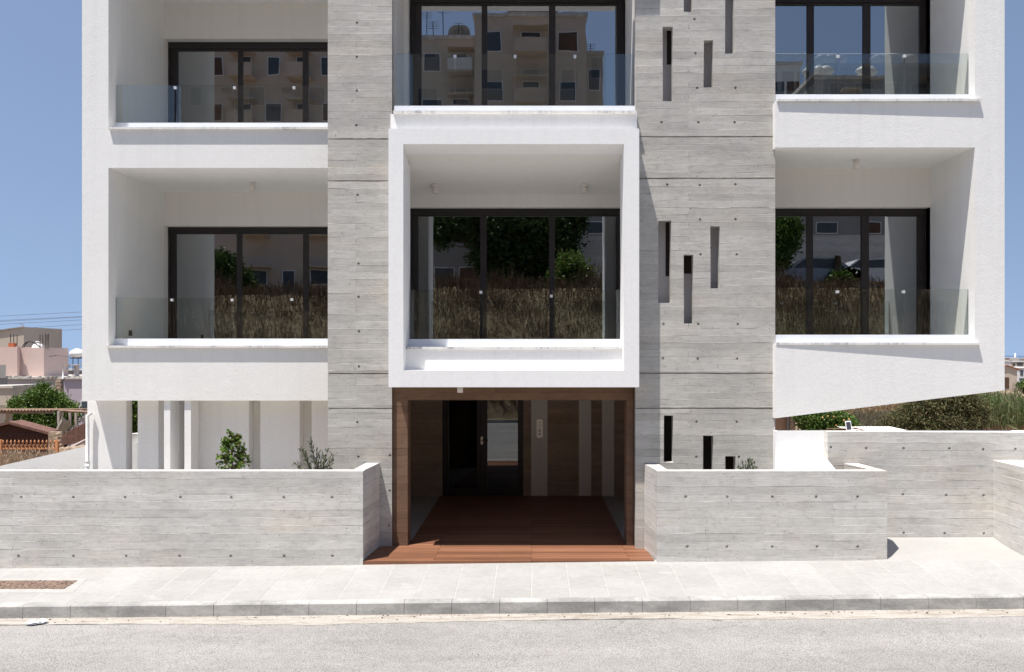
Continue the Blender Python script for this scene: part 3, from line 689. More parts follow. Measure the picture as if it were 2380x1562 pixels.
zc = zb+0.0; x = PX(1069, 10.7); MB().lathe(x, 10.7, [(0, zc), (.038, zc), (.038, zc-.075), (.030, zc-.077), (.026, zc-.06), (0, zc-.06)]).build('ceiling_lamp', M['lamp'], B)
# wall sockets on the side wall of the lower left balcony
g = MB(); x = XLi; g.box(x, x+.03, 12.42, 12.47, PZ(781, 12.45), PZ(768, 12.45)); g.build('wall_outlet', M['frame'], B)
# --- entrance
YE, YEB = 11.0, 14.89
g = MB()
zpt = PZ(930, YE)
g.box(IL+.003, PX(947, YE), YE, YE+.27, -.01, zb-.001); g.box(PX(1456, YE), IR-.003, YE, YE+.27, -.01, zb-.001)
g.box(PX(947, YE), PX(1456, YE), YE, YE+.27, zpt, zb-.001)
o = g.build('entrance_portal', M['concportal'], B); o['label'] = 'concrete portal round the recessed entrance, its brown standing for deck bounce and shade'
g = MB()
LX0, LX1 = -2.45, 1.85
g.box(LX0-.2, LX0, YE+.3, YEB+.3, -.3, zb+.02); g.box(LX1, LX1+.2, YE+.3, YEB+.3, -.3, zb+.02)
g.box(LX0, PX(1027.5, YEB), YEB, YEB+.25, -.2, zb+.02); g.box(PX(1216, YEB), LX1, YEB, YEB+.25, -.2, zb+.02)
g.box(PX(1027.5, YEB), PX(1216, YEB), YEB, YEB+.25, zpt+.16, zb+.02)
g.box(LX0-.2, IL-.02, YPL+.3, YE+.3, -.3, zb+.02)
g.build('lobby_walls', M['concdark'], B)
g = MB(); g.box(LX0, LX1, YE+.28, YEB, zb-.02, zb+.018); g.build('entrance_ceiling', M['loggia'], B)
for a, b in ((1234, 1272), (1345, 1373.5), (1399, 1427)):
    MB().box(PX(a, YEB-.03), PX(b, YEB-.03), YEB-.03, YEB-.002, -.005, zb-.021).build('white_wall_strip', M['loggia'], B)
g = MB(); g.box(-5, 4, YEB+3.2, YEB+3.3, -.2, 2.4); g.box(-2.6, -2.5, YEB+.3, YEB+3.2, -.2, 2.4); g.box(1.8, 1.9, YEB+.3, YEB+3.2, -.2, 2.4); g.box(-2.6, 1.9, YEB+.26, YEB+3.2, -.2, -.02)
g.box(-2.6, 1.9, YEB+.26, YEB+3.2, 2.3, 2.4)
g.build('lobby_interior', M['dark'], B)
g = MB()
for i in range(3):
    y0 = YEB+.9+i*.3; g.box(-.8, .9, y0, y0+1.5, -.02+i*.17, -.02+(i+1)*.17)
o = g.build('lobby_steps', M['deck'], B); o['label'] = 'red-brown timber steps inside the lobby'
# door: two leaves of dark aluminium
f = MB(); Y = YEB+.03; d0, d1, dt = PX(1028, Y), PX(1215.5, Y), zpt+.155
f.box(d0, d0+.05, Y-.02, Y+.09, 0, dt); f.box(d1-.05, d1, Y-.02, Y+.09, 0, dt); f.box(d0+.05, d1-.05, Y-.02, Y+.09, dt-.06, dt); f.box(d0+.05, d1-.05, Y-.02, Y+.09, 0, .02)
door = f.build('entrance_door', M['frame'], B); door['label'] = 'dark framed glass double door at the back of the porch'
for gx0, gx1, lx0, lx1 in ((1042, 1108, 1034.5, 1115), (1132, 1203, 1115.8, 1209.5)):
    lf = MB(); a, b = PX(gx0, Y), PX(gx1, Y); c, d = PX(lx0, Y), PX(lx1, Y)
    lf.box(c, a, Y+.005, Y+.055, .022, dt-.062); lf.box(b, d, Y+.005, Y+.055, .022, dt-.062); lf.box(a, b, Y+.005, Y+.055, .022, .13); lf.box(a, b, Y+.005, Y+.055, dt-.11, dt-.062)
    lf.build('door_leaf', M['frame'], door)
    sk = .03 if gx0 < 1100 else 0
    MB().prism([(a, Y+.040, .13), (b, Y+.040-sk, .13), (b, Y+.048-sk, .13), (a, Y+.048, .13)], [(a, Y+.040, dt-.11), (b, Y+.040-sk, dt-.11), (b, Y+.048-sk, dt-.11), (a, Y+.048, dt-.11)]).build('pane', M['doorglass'], door)
g = MB(); hx = PX(1119, Y-.05); g.tube([(hx, Y-.0, 1.0), (hx, Y-.05, 1.0), (hx+.11, Y-.05, 1.0)], .009, 8); g.box(hx-.02, hx+.02, Y-.002, Y+.005, .93, 1.07); g.build('door_handle', M['steel'], door)
# intercom panel on the first white strip
Yi = YEB-.031; g = MB(); ix0, ix1, iz0, iz1 = PX(1246.3, Yi), PX(1261, Yi), PZ(1017, Yi), PZ(974, Yi)
g.box(ix0, ix1, Yi-.018, Yi, iz0, iz1)
ic = g.build('intercom', M['steel'], B); ic['label'] = 'brushed steel entry intercom with camera and keypad'
cx = (ix0+ix1)/2; h = iz1-iz0
g = MB(); g.tube([(cx, Yi-.024, iz1-h*.18), (cx, Yi-.0185, iz1-h*.18)], .011, 14); g.build('camera_lens', M['black'], ic)
g = MB()
for k in range(3): g.box(cx-.018, cx+.018, Yi-.0195, Yi-.0182, iz1-h*(.30+.028*k)-.003, iz1-h*(.30+.028*k))
g.build('speaker_grille', M['black'], ic)
for r in range(4):
    for c in range(4):
        MB().box(cx-.021+c*.0115, cx-.021+c*.0115+.008, Yi-.021, Yi-.0182, iz1-h*.54-r*.0135-.009, iz1-h*.54-r*.0135).build('key', M['black'], ic)
MB().box(cx-.019, cx+.019, Yi-.020, Yi-.0182, iz1-h*.84, iz1-h*.77).build('display', M['black'], ic)
MB().box(cx-.02, cx+.02, Yi-.0194, Yi-.0182, iz1-h*.475, iz1-h*.465).build('name_strip', M['frame'], ic)
for sx in (-1, 1):
    for zz in (iz0+.012, iz1-.012): g = MB(); g.tube([(cx+sx*(ix1-ix0)*.36, Yi-.0205, zz), (cx+sx*(ix1-ix0)*.36, Yi-.0182, zz)], .004, 8); g.build('screw', M['black'], ic)
# --- timber deck, widening in front of the porch
g = MB()
g.box(PX(948.7, 10.98), 1.275, 10.98, YEB-.035, -.01, .004)
zfr = lambda x: gz(x)+.012
fl, fr_ = (-2.088, YW+.01), (1.53, YW+.04)
g.prism([(fl[0], fl[1], -.2), (fr_[0], fr_[1], -.2), (1.512, 10.978, -.2), (-2.05, 10.978, -.2)], [(fl[0], fl[1], .0035), (fr_[0], fr_[1], .0035), (1.512, 10.978, .0035), (-2.05, 10.978, .0035)])
o = g.build('entrance_deck', M['deck']); tag(o, 'red-brown hardwood deck leading from the pavement into the porch', 'deck')
# --- ground floor walls under the left wing
g = MB(); Yg = 12.2
for a, b in ((203, 292.6), (320, 367.7), (396, 415.6), (443.8, 578), (605, 696), (724, 800)):
    g.box(PX(a, Yg), PX(b, Yg), Yg, Yg+.19, -.3, ZB-.001)
o = g.build('ground_floor_walls', M['white2'], B)
for a, b in ((381, 395.5), (428.5, 443.5)):
    MB().box(PX(a, YL+.03), PX(b, YL+.03), YL+.03, YL+.3, -.3, ZB-.001).build('slender_column', M['white2'], B)
g = MB(); g.box(PX(582, 12.4), PX(612, 12.4), 12.395, 12.5, -.3, ZB-.001); g.box(PX(700, 12.4), PX(730, 12.4), 12.395, 12.5, -.3, ZB-.001); g.box(PX(372, 12.4), PX(450, 12.4), 12.395, 12.5, -.3, ZB-.001); g.build('basement_wall', M['loggia'], B)
g = MB(); xp = PX(205, 12.15); g.tube([(xp, 12.13, 0), (xp, 12.13, 1.55), (xp, 12.13, 1.66), (xp+.05, 12.16, 1.7)], .026, 12); g.tube([(xp, 12.13, .92), (xp, 12.13, .99)], .034, 12); g.build('drain_pipe', M['white2'], B)

# ---------------------------------------------------------------- garden walls
def gwall(pieces_fn, label, mat=None):
    g = MB(); pieces_fn(g); o = g.build('garden_wall', mat or M['conc2']); return tag(o, label, 'wall')
ZT = PZ(1095, YW)
def lw(g):
    rows = [(a*.3736, 1016.4+372*.3736) for a in (132, 456, 778, 1122, 1438, 1765, 2065)]+[(a*.3736, 1016.4+737*.3736) for a in (115, 456, 785, 1117, 1435, 1767, 2068)]
    x0, x1 = -12, PX(843.3, YW)
    g.panel([(x0, -.45), (x1, -.35), (x1, ZT), (x0, ZT)], [circ(a, b, YW, .019) for a, b in rows], YW, .02)
    g.box(x0, x1-.0, YW+.02, YW+.15, -.45, ZT-.0005)
    g.prism([(x1-.15, YW+.15, -.4), (x1, YW+.15, -.4), (PX(882, 10.94), 10.94, -.4), (PX(851, 10.94), 10.94, -.4)], [(x1-.15, YW+.15, ZT-.0005), (x1, YW+.15, ZT-.0005), (PX(882, 10.94), 10.94, ZT-.0005), (PX(851, 10.94), 10.94, ZT-.0005)])
gwall(lw, 'long low board-marked concrete wall left of the entrance steps')
def rw(g):
    rows = [(1456.8+a*.3927, 948.6+524*.3927) for a in (347, 593, 860, 1119, 1364)]+[(1456.8+a*.3927, 948.6+819*.3927) for a in (357, 591, 859, 1124, 1365)]
    x0, x1 = PX(1526.5, YW), PX(2061, YW)
    g.panel([(x0, -.35), (x1, -.35), (x1, ZT), (x0, ZT)], [circ(a, b, YW, .019) for a, b in rows], YW, .02)
    g.box(x0, x1, YW+.02, YW+.15, -.35, ZT-.0005)
    a0, a1 = PX(1497, 10.81), PX(1531, 10.81)
    g.prism([(x0, YW+.15, -.4), (x0+.15, YW+.15, -.4), (a1, 10.81, -.4), (a0, 10.81, -.4)], [(x0, YW+.15, ZT-.0005), (x0+.15, YW+.15, ZT-.0005), (a1, 10.81, ZT-.0005), (a0, 10.81, ZT-.0005)])
    b0, b1 = PX(1961, 10.59), PX(1993, 10.59); g.prism([(x1-.16, YW+.15, -.4), (x1, YW+.15, -.4), (b1, 10.59, -.4), (b0, 10.59, -.4)], [(x1-.16, YW+.15, ZT-.0005), (x1, YW+.15, ZT-.0005), (b1, 10.59, ZT+.04), (b0, 10.59, ZT+.04)])
gwall(rw, 'low board-marked concrete planter wall right of the entrance steps')
YBW = 10.6
def bw(g):
    q = [(1206, 231), (1415, 237), (1636, 237), (1907, 238), (2107, 243), (2298, 241), (1632, 510), (1888, 514), (2110, 515), (1637, 737), (1880, 740), (2111, 741)]
    x0, x1 = PX(1923, YBW), 12.0
    zz0, zz1 = PZ(1003, YBW), PZ(1010, YBW)
    g.panel([(x0, -.3), (x1, -.3), (x1, zz1), (x0, zz0)], [circ(1456.8+a*.3927, 948.6+b*.3927, YBW, .019) for a, b in q], YBW, .02)
    g.prism([(x0, YBW+.02, -.3), (x1, YBW+.02, -.3), (x1, YBW+.2, -.3), (x0, YBW+.2, -.3)], [(x0, YBW+.02, zz0-.0005), (x1, YBW+.02, zz1-.0005), (x1, YBW+.2, zz1-.0005), (x0, YBW+.2, zz0-.0005)])
gwall(bw, 'taller board-marked concrete wall at the back of the drive')
xr = PX(2306, YBW); ztr = PZ(1069.5, YBW)
gwall(lambda g: g.box(xr, xr+.45, 9.8, YBW-.002, -.3, ztr), 'short concrete wall coming forward at the right edge of the drive')
gwall(lambda g: (g.box(3.192, 3.837, 10.715, 10.815, -.6, PZ(1001.5, 10.715)), g.box(3.837, 14, 10.812, 10.9, -.6, PZ(1001, 10.85))), 'blank white rendered wall behind the terrace', M['white2'])
Yr = 12.75
def ramp(g):
    xa, xb = -12.5, PX(204, Yr); f = lambda x: PZ(1083+(1036.5-1083)*(x-PX(0, Yr))/(PX(202, Yr)-PX(0, Yr)), Yr)
    g.prism([(xa, Yr, -1), (xb, Yr, -1), (xb, Yr+.2, -1), (xa, Yr+.2, -1)], [(xa, Yr, f(xa)), (xb, Yr, f(xb)), (xb, Yr+.2, f(xb)), (xa, Yr+.2, f(xa))])
gwall(ramp, 'pale rendered wall with a sloping top beside the left wing', M['white'])
g = MB(); Yc = 15.5                                 # curved parapet seen in the gap between the ground floor walls
pr = [(PX(300+2.2*i, Yc), Yc+.25*math.sin(i*.3), PZ(1009+18*(1-math.cos(i*.12)), Yc)) for i in range(13)]
for (a, b) in zip(pr[:-1], pr[1:]): g.prism([(a[0], a[1], -1.2), (b[0], b[1], -1.2), (b[0], b[1]+.2, -1.2), (a[0], a[1]+.2, -1.2)], [a, b, (b[0], b[1]+.2, b[2]), (a[0], a[1]+.2, a[2])])
tag(g.build('curved_parapet', M['white']), 'white rounded parapet seen in the gap between white walls', 'wall')
g = MB(); g.prism([(PX(300, 14), 14, -1), (PX(326, 14), 14, -1), (PX(326, 14), 14.2, -1), (PX(300, 14), 14.2, -1)], [(PX(300, 14), 14, PZ(1034, 14)), (PX(326, 14), 14, PZ(1028, 14)), (PX(326, 14), 14.2, PZ(1028, 14)), (PX(300, 14), 14.2, PZ(1034, 14))])
tag(g.build('ramp_parapet', M['white']), 'short white sloping parapet below the rounded one', 'wall')
g = MB(); g.box(-11.9, -2.3, YW+.16, 11.8, -.3, .55); struct(g.build('planter_soil', M['soil']), 'soil bed behind the left wall')
g = MB(); g.box(1.95, 3.06, YW+.16, 10.8, -.3, .55); struct(g.build('planter_soil', M['soil']), 'soil bed behind the right wall')

# ---------------------------------------------------------------- plants
def leaf(g, p, d, up, L, Wd, m=0):                 # folded leaf of two quads, one island
    d = d.normalized(); s = d.cross(up)
    if s.length < 1e-3: s = Vector((1, 0, 0))
    s.normalize(); n = s.cross(d)
    a = p; b = p+d*L*.5+s*Wd*.5+n*Wd*.15; c = p+d*L-n*L*.08; e = p+d*L*.5-s*Wd*.5+n*Wd*.15; q = p+d*L*.5
    k = len(g.v); g.v += [tuple(a), tuple(b), tuple(c), tuple(e), tuple(q)]
    g.f += [(k, k+1, k+4), (k+1, k+2, k+4), (k+2, k+3, k+4), (k+3, k, k+4)]; g.m += [m]*4; g.smooth += [False]*4
def rv(s=1): 
    return Vector((random.gauss(0, s), random.gauss(0, s), random.gauss(0, s)))
def lobes_crown(g, lobes, nclump, per, cr, L, Wd, droop=0):
    tot = sum(l[3] for l in lobes)
    for (cx, cy, cz_, r, sq) in lobes:
        for i in range(int(nclump*r/tot)):
            d = rv().normalized(); rr = r*(random.random()**.33)*random.uniform(.75, 1.08)
            c = Vector((cx, cy, cz_))+Vector((d.x*rr, d.y*rr, d.z*rr*sq))
            for j in range(per):
                q = c+rv(cr*.5); dd = (rv()+d*.7+Vector((0, 0, -droop)))
                leaf(g, q, dd, rv(), L*random.uniform(.6, 1.3), Wd*random.uniform(.7, 1.2))
def tree(name, label, cat, base, trunk_h, lobes, mat, nclump, per, cr, L, Wd, r0=.12, group=None, droop=0):
    T = thing(name, label, cat, base, group); b = Vector(base)
    g = MB(); top = b+Vector((.05, 0, trunk_h))
    g.tube([b-Vector((0, 0, .3)), b+Vector((.04, .02, trunk_h*.5)), top], [r0, r0*.8, r0*.65], 9)
    for (cx, cy, cz_, r, sq) in lobes:
        e = Vector((cx, cy, cz_)); mid = (top+e)/2+Vector((random.uniform(-.1, .1), 0, -.08*r)); g.tube([top-Vector((0, 0, .1)), mid, e], [r0*.5, r0*.32, r0*.12], 7)
        for k in range(5):
            q = e+rv().normalized()*r*.75; g.tube([mid, (mid+q)/2+rv(.05), q], [r0*.2, r0*.13, r0*.05], 5, cap=False)
    g.build('trunk', M['bark'], T)
    g = MB(); lobes_crown(g, lobes, nclump, per, cr, L, Wd, droop); g.build('crown', mat, T); return T
# carob sapling
Yp = 10.75; bx = PX(541, Yp); bb = (bx, Yp, .55)
T = thing('carob_sapling', 'young bright green broad-leaved sapling showing above the left wall', 'plant', bb)
g = MB(); lf = MB(); zt_ = PZ(1006, Yp); H_ = zt_-.55
stem = [(bx, Yp, .5), (bx+.01, Yp, .55+H_*.4), (bx-.015, Yp, .55+H_*.75), (bx-.02, Yp, zt_-.03)]
g.tube(stem, [.011, .009, .006, .003], 6)
for i in range(64):
    f = random.uniform(.3, .98); z0 = .55+H_*f; env = .27*max(.2, math.sin(min(1, (1.08-f)*1.5)*1.57))
    a = random.uniform(0, 6.28); e = Vector((bx+math.cos(a)*env*random.uniform(.7, 1.1), Yp+math.sin(a)*env*.8, z0+random.uniform(.0, .07)))
    s0 = Vector((bx-.01, Yp, z0-.04)); g.tube([s0, (s0+e)/2+Vector((0, 0, .015)), e], [.004, .003, .0015], 4, cap=False)
    for k in range(12):
        q = s0.lerp(e, .35+.65*k/11); leaf(lf, q, rv()+Vector((0, 0, .1)), Vector((0, 0, 1))+rv(.5), random.uniform(.045, .065), random.uniform(.042, .06))
g.build('stem', M['bark'], T); lf.build('leaves', M['leafB'], T)
def olive(base, H_, Wd, label, nb, lean=.0, tips=None):
    T = thing('young_olive', label, 'plant', base, None)
    g = MB(); lf = MB(); b = Vector(base)
    for i in range(nb):
        f = (i+.5)/nb; a = random.uniform(0, 6.28); sx = (f*2-1)*Wd+lean
        if tips: sx, hh = tips[i]
        else: hh = H_*random.uniform(.6, 1)*(1-.35*abs(f*2-1))
        e = b+Vector((sx, random.uniform(-.1, .1), hh)); mid = b.lerp(e, .5)+Vector((-sx*.25, 0, .03))
        g.tube([b, mid, e], [.007, .0045, .0018], 5, cap=False)
        for k in range(46):
            t_ = .35+.65*k/45; q = (b.lerp(mid, t_*2) if t_ < .5 else mid.lerp(e, t_*2-1)); d = (e-mid).normalized()+rv(.55)
            if random.random() < .5: 
                q2 = q+rv(.018); 
            else: q2 = q
            leaf(lf, q2, d, rv(), random.uniform(.05, .07), .017)
    g.build('stem', M['bark'], T); lf.build('leaves', M['leafC'], T)
zp = lambda py: PZ(py, 10.7)-.55
w = lambda px: PX(px, 10.7)-PX(738, 10.7)
olive((PX(738, 10.7), 10.7, .55), .8, .2, 'small grey-green olive sapling by the left concrete pier', 15, tips=[(w(684), zp(1082)), (w(690), zp(1078)), (w(700), zp(1046)), (w(706), zp(1040)), (w(712), zp(1052)), (w(719), zp(1019)), (w(722), zp(1030)), (w(733), zp(1048)), (w(742), zp(1050)), (w(748), zp(1056)), (w(756), zp(1060)), (w(765), zp(1044)), (w(770), zp(1060)), (w(777), zp(1068)), (w(758), zp(1075))])
w2 = lambda px: PX(px, 10.45)-PX(1735, 10.45); zq = lambda py: PZ(py, 10.45)-.55
olive((PX(1735, 10.45), 10.45, .55), .5, .1, 'tip of an olive sapling above the right planter wall', 6, tips=[(w2(1720), zq(1083)), (w2(1727), zq(1078)), (w2(1736), zq(1066)), (w2(1741), zq(1072)), (w2(1750), zq(1074)), (w2(1755), zq(1082))])

# ---------------------------------------------------------------- left background
def Pt(px, py, Y): return Vector((PX(px, Y), Y, PZ(py, Y)))
def gnd(x, y): return terrain(x, y)
# orange iron fence
Y = 30; zg = gnd(PX(60, Y), Y)
FN = thing('iron_fence', 'orange painted iron fence with spearhead finials at far left', 'fence', (PX(60, Y), Y, zg))
g = MB()
for py in (1034.5, 1043.5): z = PZ(py, Y); g.box(PX(-60, Y), PX(142, Y), Y-.01, Y+.02, z-.012, z+.012)
g.box(PX(-60, Y), PX(142, Y), Y-.01, Y+.02, PZ(1075, Y)-.02, PZ(1075, Y)+.02)
g.build('rail', M['orange'], FN)
for px in (.5, 132.5):
    x = PX(px, Y); MB().box(x-.045, x+.045, Y-.045, Y+.045, zg-.2, PZ(1022, Y)).build('post', M['orange'], FN)
pxs = [-48+9.2*i for i in range(21)]
for px in pxs:
    if px > 140 or abs(px-132.5) < 3 or abs(px) < 3: continue
    x = PX(px, Y); z = PZ(1032, Y); g = MB(); g.tube([(x, Y, zg-.1), (x, Y, z)], .011, 6)
    g.lathe(x, Y, [(.011, z), (.035, z+.02), (.012, z+.035), (.012, z+.05), (.045, z+.065), (.02, z+.12), (0, z+.17)], 8)
    g.build('bar', M['orange'], FN)
g = MB()
for px in pxs[:-1]:
    x = PX(px, Y); x2 = PX(px+9.2, Y); zc_ = PZ(1042.5, Y); xm = (x+x2)/2
    if px < 125: g.tube([(x+.02, Y, zc_), (xm, Y, zc_+.085), (x2-.02, Y, zc_)], .007, 5)
g.build('scrollwork', M['orange'], FN)
# dry weeds in front of the fence
g = MB()
for i in range(1800):
    px = random.choice((random.gauss(35, 14), random.gauss(75, 18), random.gauss(118, 6), random.gauss(20, 18))); Yx = random.uniform(27.5, 29.6)
    b = Pt(px, 1120, Yx); b.z = gnd(b.x, Yx); e = b+Vector((random.gauss(0, .15), 0, PZ(random.gauss(1060, 12), Yx)-b.z)); d = (e-b)
    for s_ in range(5): leaf(g, b+d*(.6+.08*s_)+rv(.02), d+rv(.8), rv(), .12, .035)
    leaf(g, b, d, Vector((0, 1, 0)), d.length, .016)
tag(g.build('dry_weeds', M['strawpale']), 'dry straw-coloured weeds growing through the orange fence', 'weeds', kind='stuff')
# brown shed
Y = 38; zg = gnd(PX(28, Y), Y)
SH = thing('garden_shed', 'dark red-brown wooden shed with a low gabled roof', 'shed', (PX(28, Y), Y, zg))
a, e, ax = PX(-66, Y), PX(111, Y), PX(28, Y); ez, az = PZ(1006, Y), PZ(986, Y)
g = MB(); g.prism([(a, Y, zg), (e, Y, zg), (e, Y, ez), (ax, Y, az), (a, Y, ez)], [(a, Y+.7, zg), (e, Y+.7, zg), (e, Y+.7, ez), (ax, Y+.7, az), (a, Y+.7, ez)])
for i in range(24):
    z = ez-.16*i; g.box(a, e, Y-.02, Y-.002, z-.15, z-.0)
g.build('wall', M['timber'], SH)
g = MB()
for s0, s1 in ((a-.15, ax), (e+.15, ax)):
    dz = .12
    g.prism([(s0, Y-.25, ez-.05), (s1, Y-.25, az+.03), (s1, Y+.75, az+.03), (s0, Y+.75, ez-.05)], [(s0, Y-.25, ez-.05+dz), (s1, Y-.25, az+.03+dz), (s1, Y+.75, az+.03+dz), (s0, Y+.75, ez-.05+dz)])
g.build('roof', M['panel'], SH)
# pergola with corrugated roof
Y = 42
PG = thing('pergola', 'rusty corrugated lean-to roof on pale posts behind the shed', 'pergola', (PX(100, Y), Y, gnd(PX(100, Y), Y)))
g = MB(); n = 110; xa, xb = PX(-70, Y), PX(136, Y)
for i in range(n):
    x0_ = xa+(xb-xa)*i/n; x1_ = xa+(xb-xa)*(i+1)/n; h0 = .035*math.sin(i*1.57); h1 = .035*math.sin((i+1)*1.57); zf_ = PZ(951.5, Y); zk = PZ(950.5, Y+3)
    g.face([(x0_, Y-.6, zf_+h0), (x1_, Y-.6, zf_+h1), (x1_, Y+3, zk+h1), (x0_, Y+3, zk+h0)]); g.face([(x0_, Y-.6, zf_+h0-.02), (x1_, Y-.6, zf_+h1-.02), (x1_, Y-.6, zf_+h1), (x0_, Y-.6, zf_+h0)])
g.build('roof_sheet', M['corr'], PG)
g = MB(); g.box(xa, PX(136, Y), Y-.5, Y-.4, PZ(959.5, Y), PZ(953.5, Y)); g.tube([Pt(134, 955, Y), Pt(206, 957.5, Y)], .07, 6); g.build('beam', M['corr'], PG)
for px, yy in ((135, Y-.4), (24, Y-.3), (16, Y+1), (161, Y+.8), (175, Y+1.2), (199, Y+.2)):
    x = PX(px, yy); g = MB(); zb_ = gnd(x, yy); g.box(x-.05, x+.05, yy, yy+.1, zb_, PZ(956, yy)); g.build('post', M['post'], PG)
# torn shade net beside the post
g = MB(); Y = 41.4; nn = 12
def netp(u, v_): return Pt(137+(1-(1-v_)**1.5*.4)*u*(27-12*abs(v_-.4))-6*v_*(1-u), 958+u*8+v_*(46-8*u), Y)+Vector((0, .25*math.sin(u*5+v_*4), 0))
for i in range(nn):
    for j in range(nn):
        u0, u1, v0, v1 = i/nn, (i+1)/nn, j/nn, (j+1)/nn; g.face([netp(u0, v0), netp(u1, v0), netp(u1, v1), netp(u0, v1)], 0, True)
        g.face([netp(u0, v0)+Vector((0, .01, 0)), netp(u0, v1)+Vector((0, .01, 0)), netp(u1, v1)+Vector((0, .01, 0)), netp(u1, v0)+Vector((0, .01, 0))], 0, True)
tag(g.build('shade_net', M['net']), 'faded torn shade net hanging from the pergola post', 'net')
# boarded fence panels
Y = 35; BF = thing('board_fence', 'weathered red-brown board fence with a slanting top', 'fence', (PX(172, Y), Y, gnd(PX(172, Y), Y)))
for i in range(5):
    a, b = 144+i*13, 144+(i+1)*13-.5; g = MB(); f = lambda px: 1010+(980-1010)*(px-144)/58
    xa_, xb_ = PX(a, Y), PX(b, Y); g.prism([(xa_, Y, PZ(1034, Y)), (xb_, Y, PZ(1034-(b-144)*.12, Y)), (xb_, Y+.04, PZ(1034-(b-144)*.12, Y)), (xa_, Y+.04, PZ(1034, Y))], [(xa_, Y, PZ(f(a), Y)), (xb_, Y, PZ(f(b), Y)), (xb_, Y+.04, PZ(f(b), Y)), (xa_, Y+.04, PZ(f(a), Y))]); g.build('board', M['panel'], BF)
g = MB(); g.tube([Pt(165, 1040, Y-.3), Pt(206, 1020, Y-.3)], .07, 6); g.build('rail', M['post'], BF)
g = MB(); xa_ = PX(150, Y)
for px in (150, 200): x = PX(px, Y); g.box(x-.05, x+.05, Y+.045, Y+.14, gnd(x, Y)-.1, PZ(1030, Y))
g.build('post', M['timber'], BF)
g = MB(); Y = 33.5
for i in range(14):
    c = Pt(140+i*5, 1046+random.uniform(-2, 3)-(i*.5), Y); r = .16
    g.lathe(c.x, c.y, [(0, c.z+r*.6), (r*.7, c.z+r*.4), (r, c.z), (r*.8, c.z-.6), (r*.9, c.z-2.4)], 7)
tag(g.build('rubble_wall', M['stone']), 'dark rubble stone wall under the board fence', 'wall')
g = MB(); Y = 36.5; g.box(PX(112, Y), PX(137, Y), Y, Y+.3, gnd(PX(120, Y), Y), PZ(1004, Y)); 
for i in range(6):
    c = Pt(139+random.uniform(-2, 3), 1010+i*5, Y-.15); g.lathe(c.x, c.y, [(0, c.z+.12), (.13, c.z+.08), (.15, c.z), (.1, c.z-.1), (0, c.z-.12)], 7)
tag(g.build('stone_pillar', M['stone']), 'crumbling stone gate pillar behind the orange fence', 'pillar')
# citrus tree
Y = 50; s50 = Y/F
def lob(px, py, rpx, Y, sq=.85, dy=0): p = Pt(px, py, Y+dy); return (p.x, p.y, p.z, rpx*Y/F, sq)
tree('citrus_tree', 'leafy bright green citrus tree between the pergola and the pink house', 'tree', (PX(98, Y), Y, gnd(PX(98, Y), Y)), 2.6,
     [lob(95, 928, 34, Y), lob(75, 938, 26, Y), lob(120, 930, 27, Y), lob(52, 948, 26, Y), lob(40, 940, 16, Y), lob(150, 948, 25, Y), lob(165, 960, 18, Y), lob(80, 965, 36, Y), lob(50, 975, 26, Y), lob(115, 975, 32, Y), lob(100, 905, 11, Y, 1.2), lob(128, 985, 24, Y), lob(158, 975, 20, Y)], M['leafA'], 1500, 16, .26, .16, .095, .16)
tree('dark_shrub_tree', 'dark leafy tree glimpsed through the gap between white walls', 'tree', (PX(313, 24), 24, gnd(PX(313, 24), 24)), 2.0,
     [lob(313, 930, 22, 24, 1.6), lob(313, 985, 22, 24, 1.4), lob(300, 960, 20, 24)], M['leafA'], 420, 14, .16, .11, .06, .09)
# pink house
Y = 62
def q(px, py, Yx=Y): return (PX(px, Yx), Yx, PZ(py, Yx))
HP = thing('pink_house', 'pale pink flat-roofed house with rooftop stair tower and rebar', 'house', (PX(70, Y), Y, gnd(PX(70, Y), Y)))
zg = gnd(PX(70, Y), Y)-.3
g = MB(); g.box(PX(6, Y), PX(147.5, Y), Y, Y+8, zg, PZ(881, Y)); g.build('lower_wall', M['pinkgrey'], HP)
g = MB(); g.box(PX(5, Y), PX(149, Y), Y-.1, Y+8.1, PZ(881, Y), PZ(876.5, Y))
for i in range(26): x = random.uniform(PX(8, Y), PX(145, Y)); g.obox((x, Y-.1+random.uniform(0, .3), PZ(876, Y)+.03), random.uniform(.1, .35), .2, random.uniform(.05, .13), random.uniform(0, 3))
g.build('roof_slab', M['roofw'], HP)
g = MB(); yt = Y+1.2
def tw(px0, px1, y0, dx, d): 
    g.prism([(PX(px0, yt), yt, PZ(879, yt)), (PX(px1, yt), yt, PZ(879, yt)), (PX(px1+dx, yt), yt+d, PZ(879, yt)), (PX(px0+dx, yt), yt+d, PZ(879, yt))], [(PX(px0, yt), yt, PZ(y0, yt)), (PX(px1, yt), yt, PZ(y0, yt)), (PX(px1+dx, yt), yt+d, PZ(y0, yt)), (PX(px0+dx, yt), yt+d, PZ(y0, yt))])
tw(40.5, 102, 808.5, 16, 2.4)
g.build('stair_tower', M['pink'], HP)
g = MB(); yt = Y+.7; tw(-80, 37, 806.5, 4, 2.5); g.box(PX(37.3, yt), PX(41, yt), yt-.05, yt+.2, PZ(879, yt), PZ(805, yt)); o = g.build('roof_block', M['pink'], HP)
g = MB(); yt = Y+1.4; 
for px, py in ((93, 777.5), (99.6, 778), (106, 776), (109.5, 778), (113, 776), (24.7, 777), (31.9, 777), (39.4, 778)):
    x = PX(px, yt); MB().tube([(x, yt, PZ(812, yt)), (x+random.uniform(-.02, .02), yt, PZ(py, yt))], .028, 5).build('rebar', M['iron'], HP)
g = MB(); g.box(PX(23, yt), PX(36, yt), yt-.2, yt+.2, PZ(807, yt), PZ(797.5, yt)); g.build('hollow_brick_stack', M['brick'], HP)
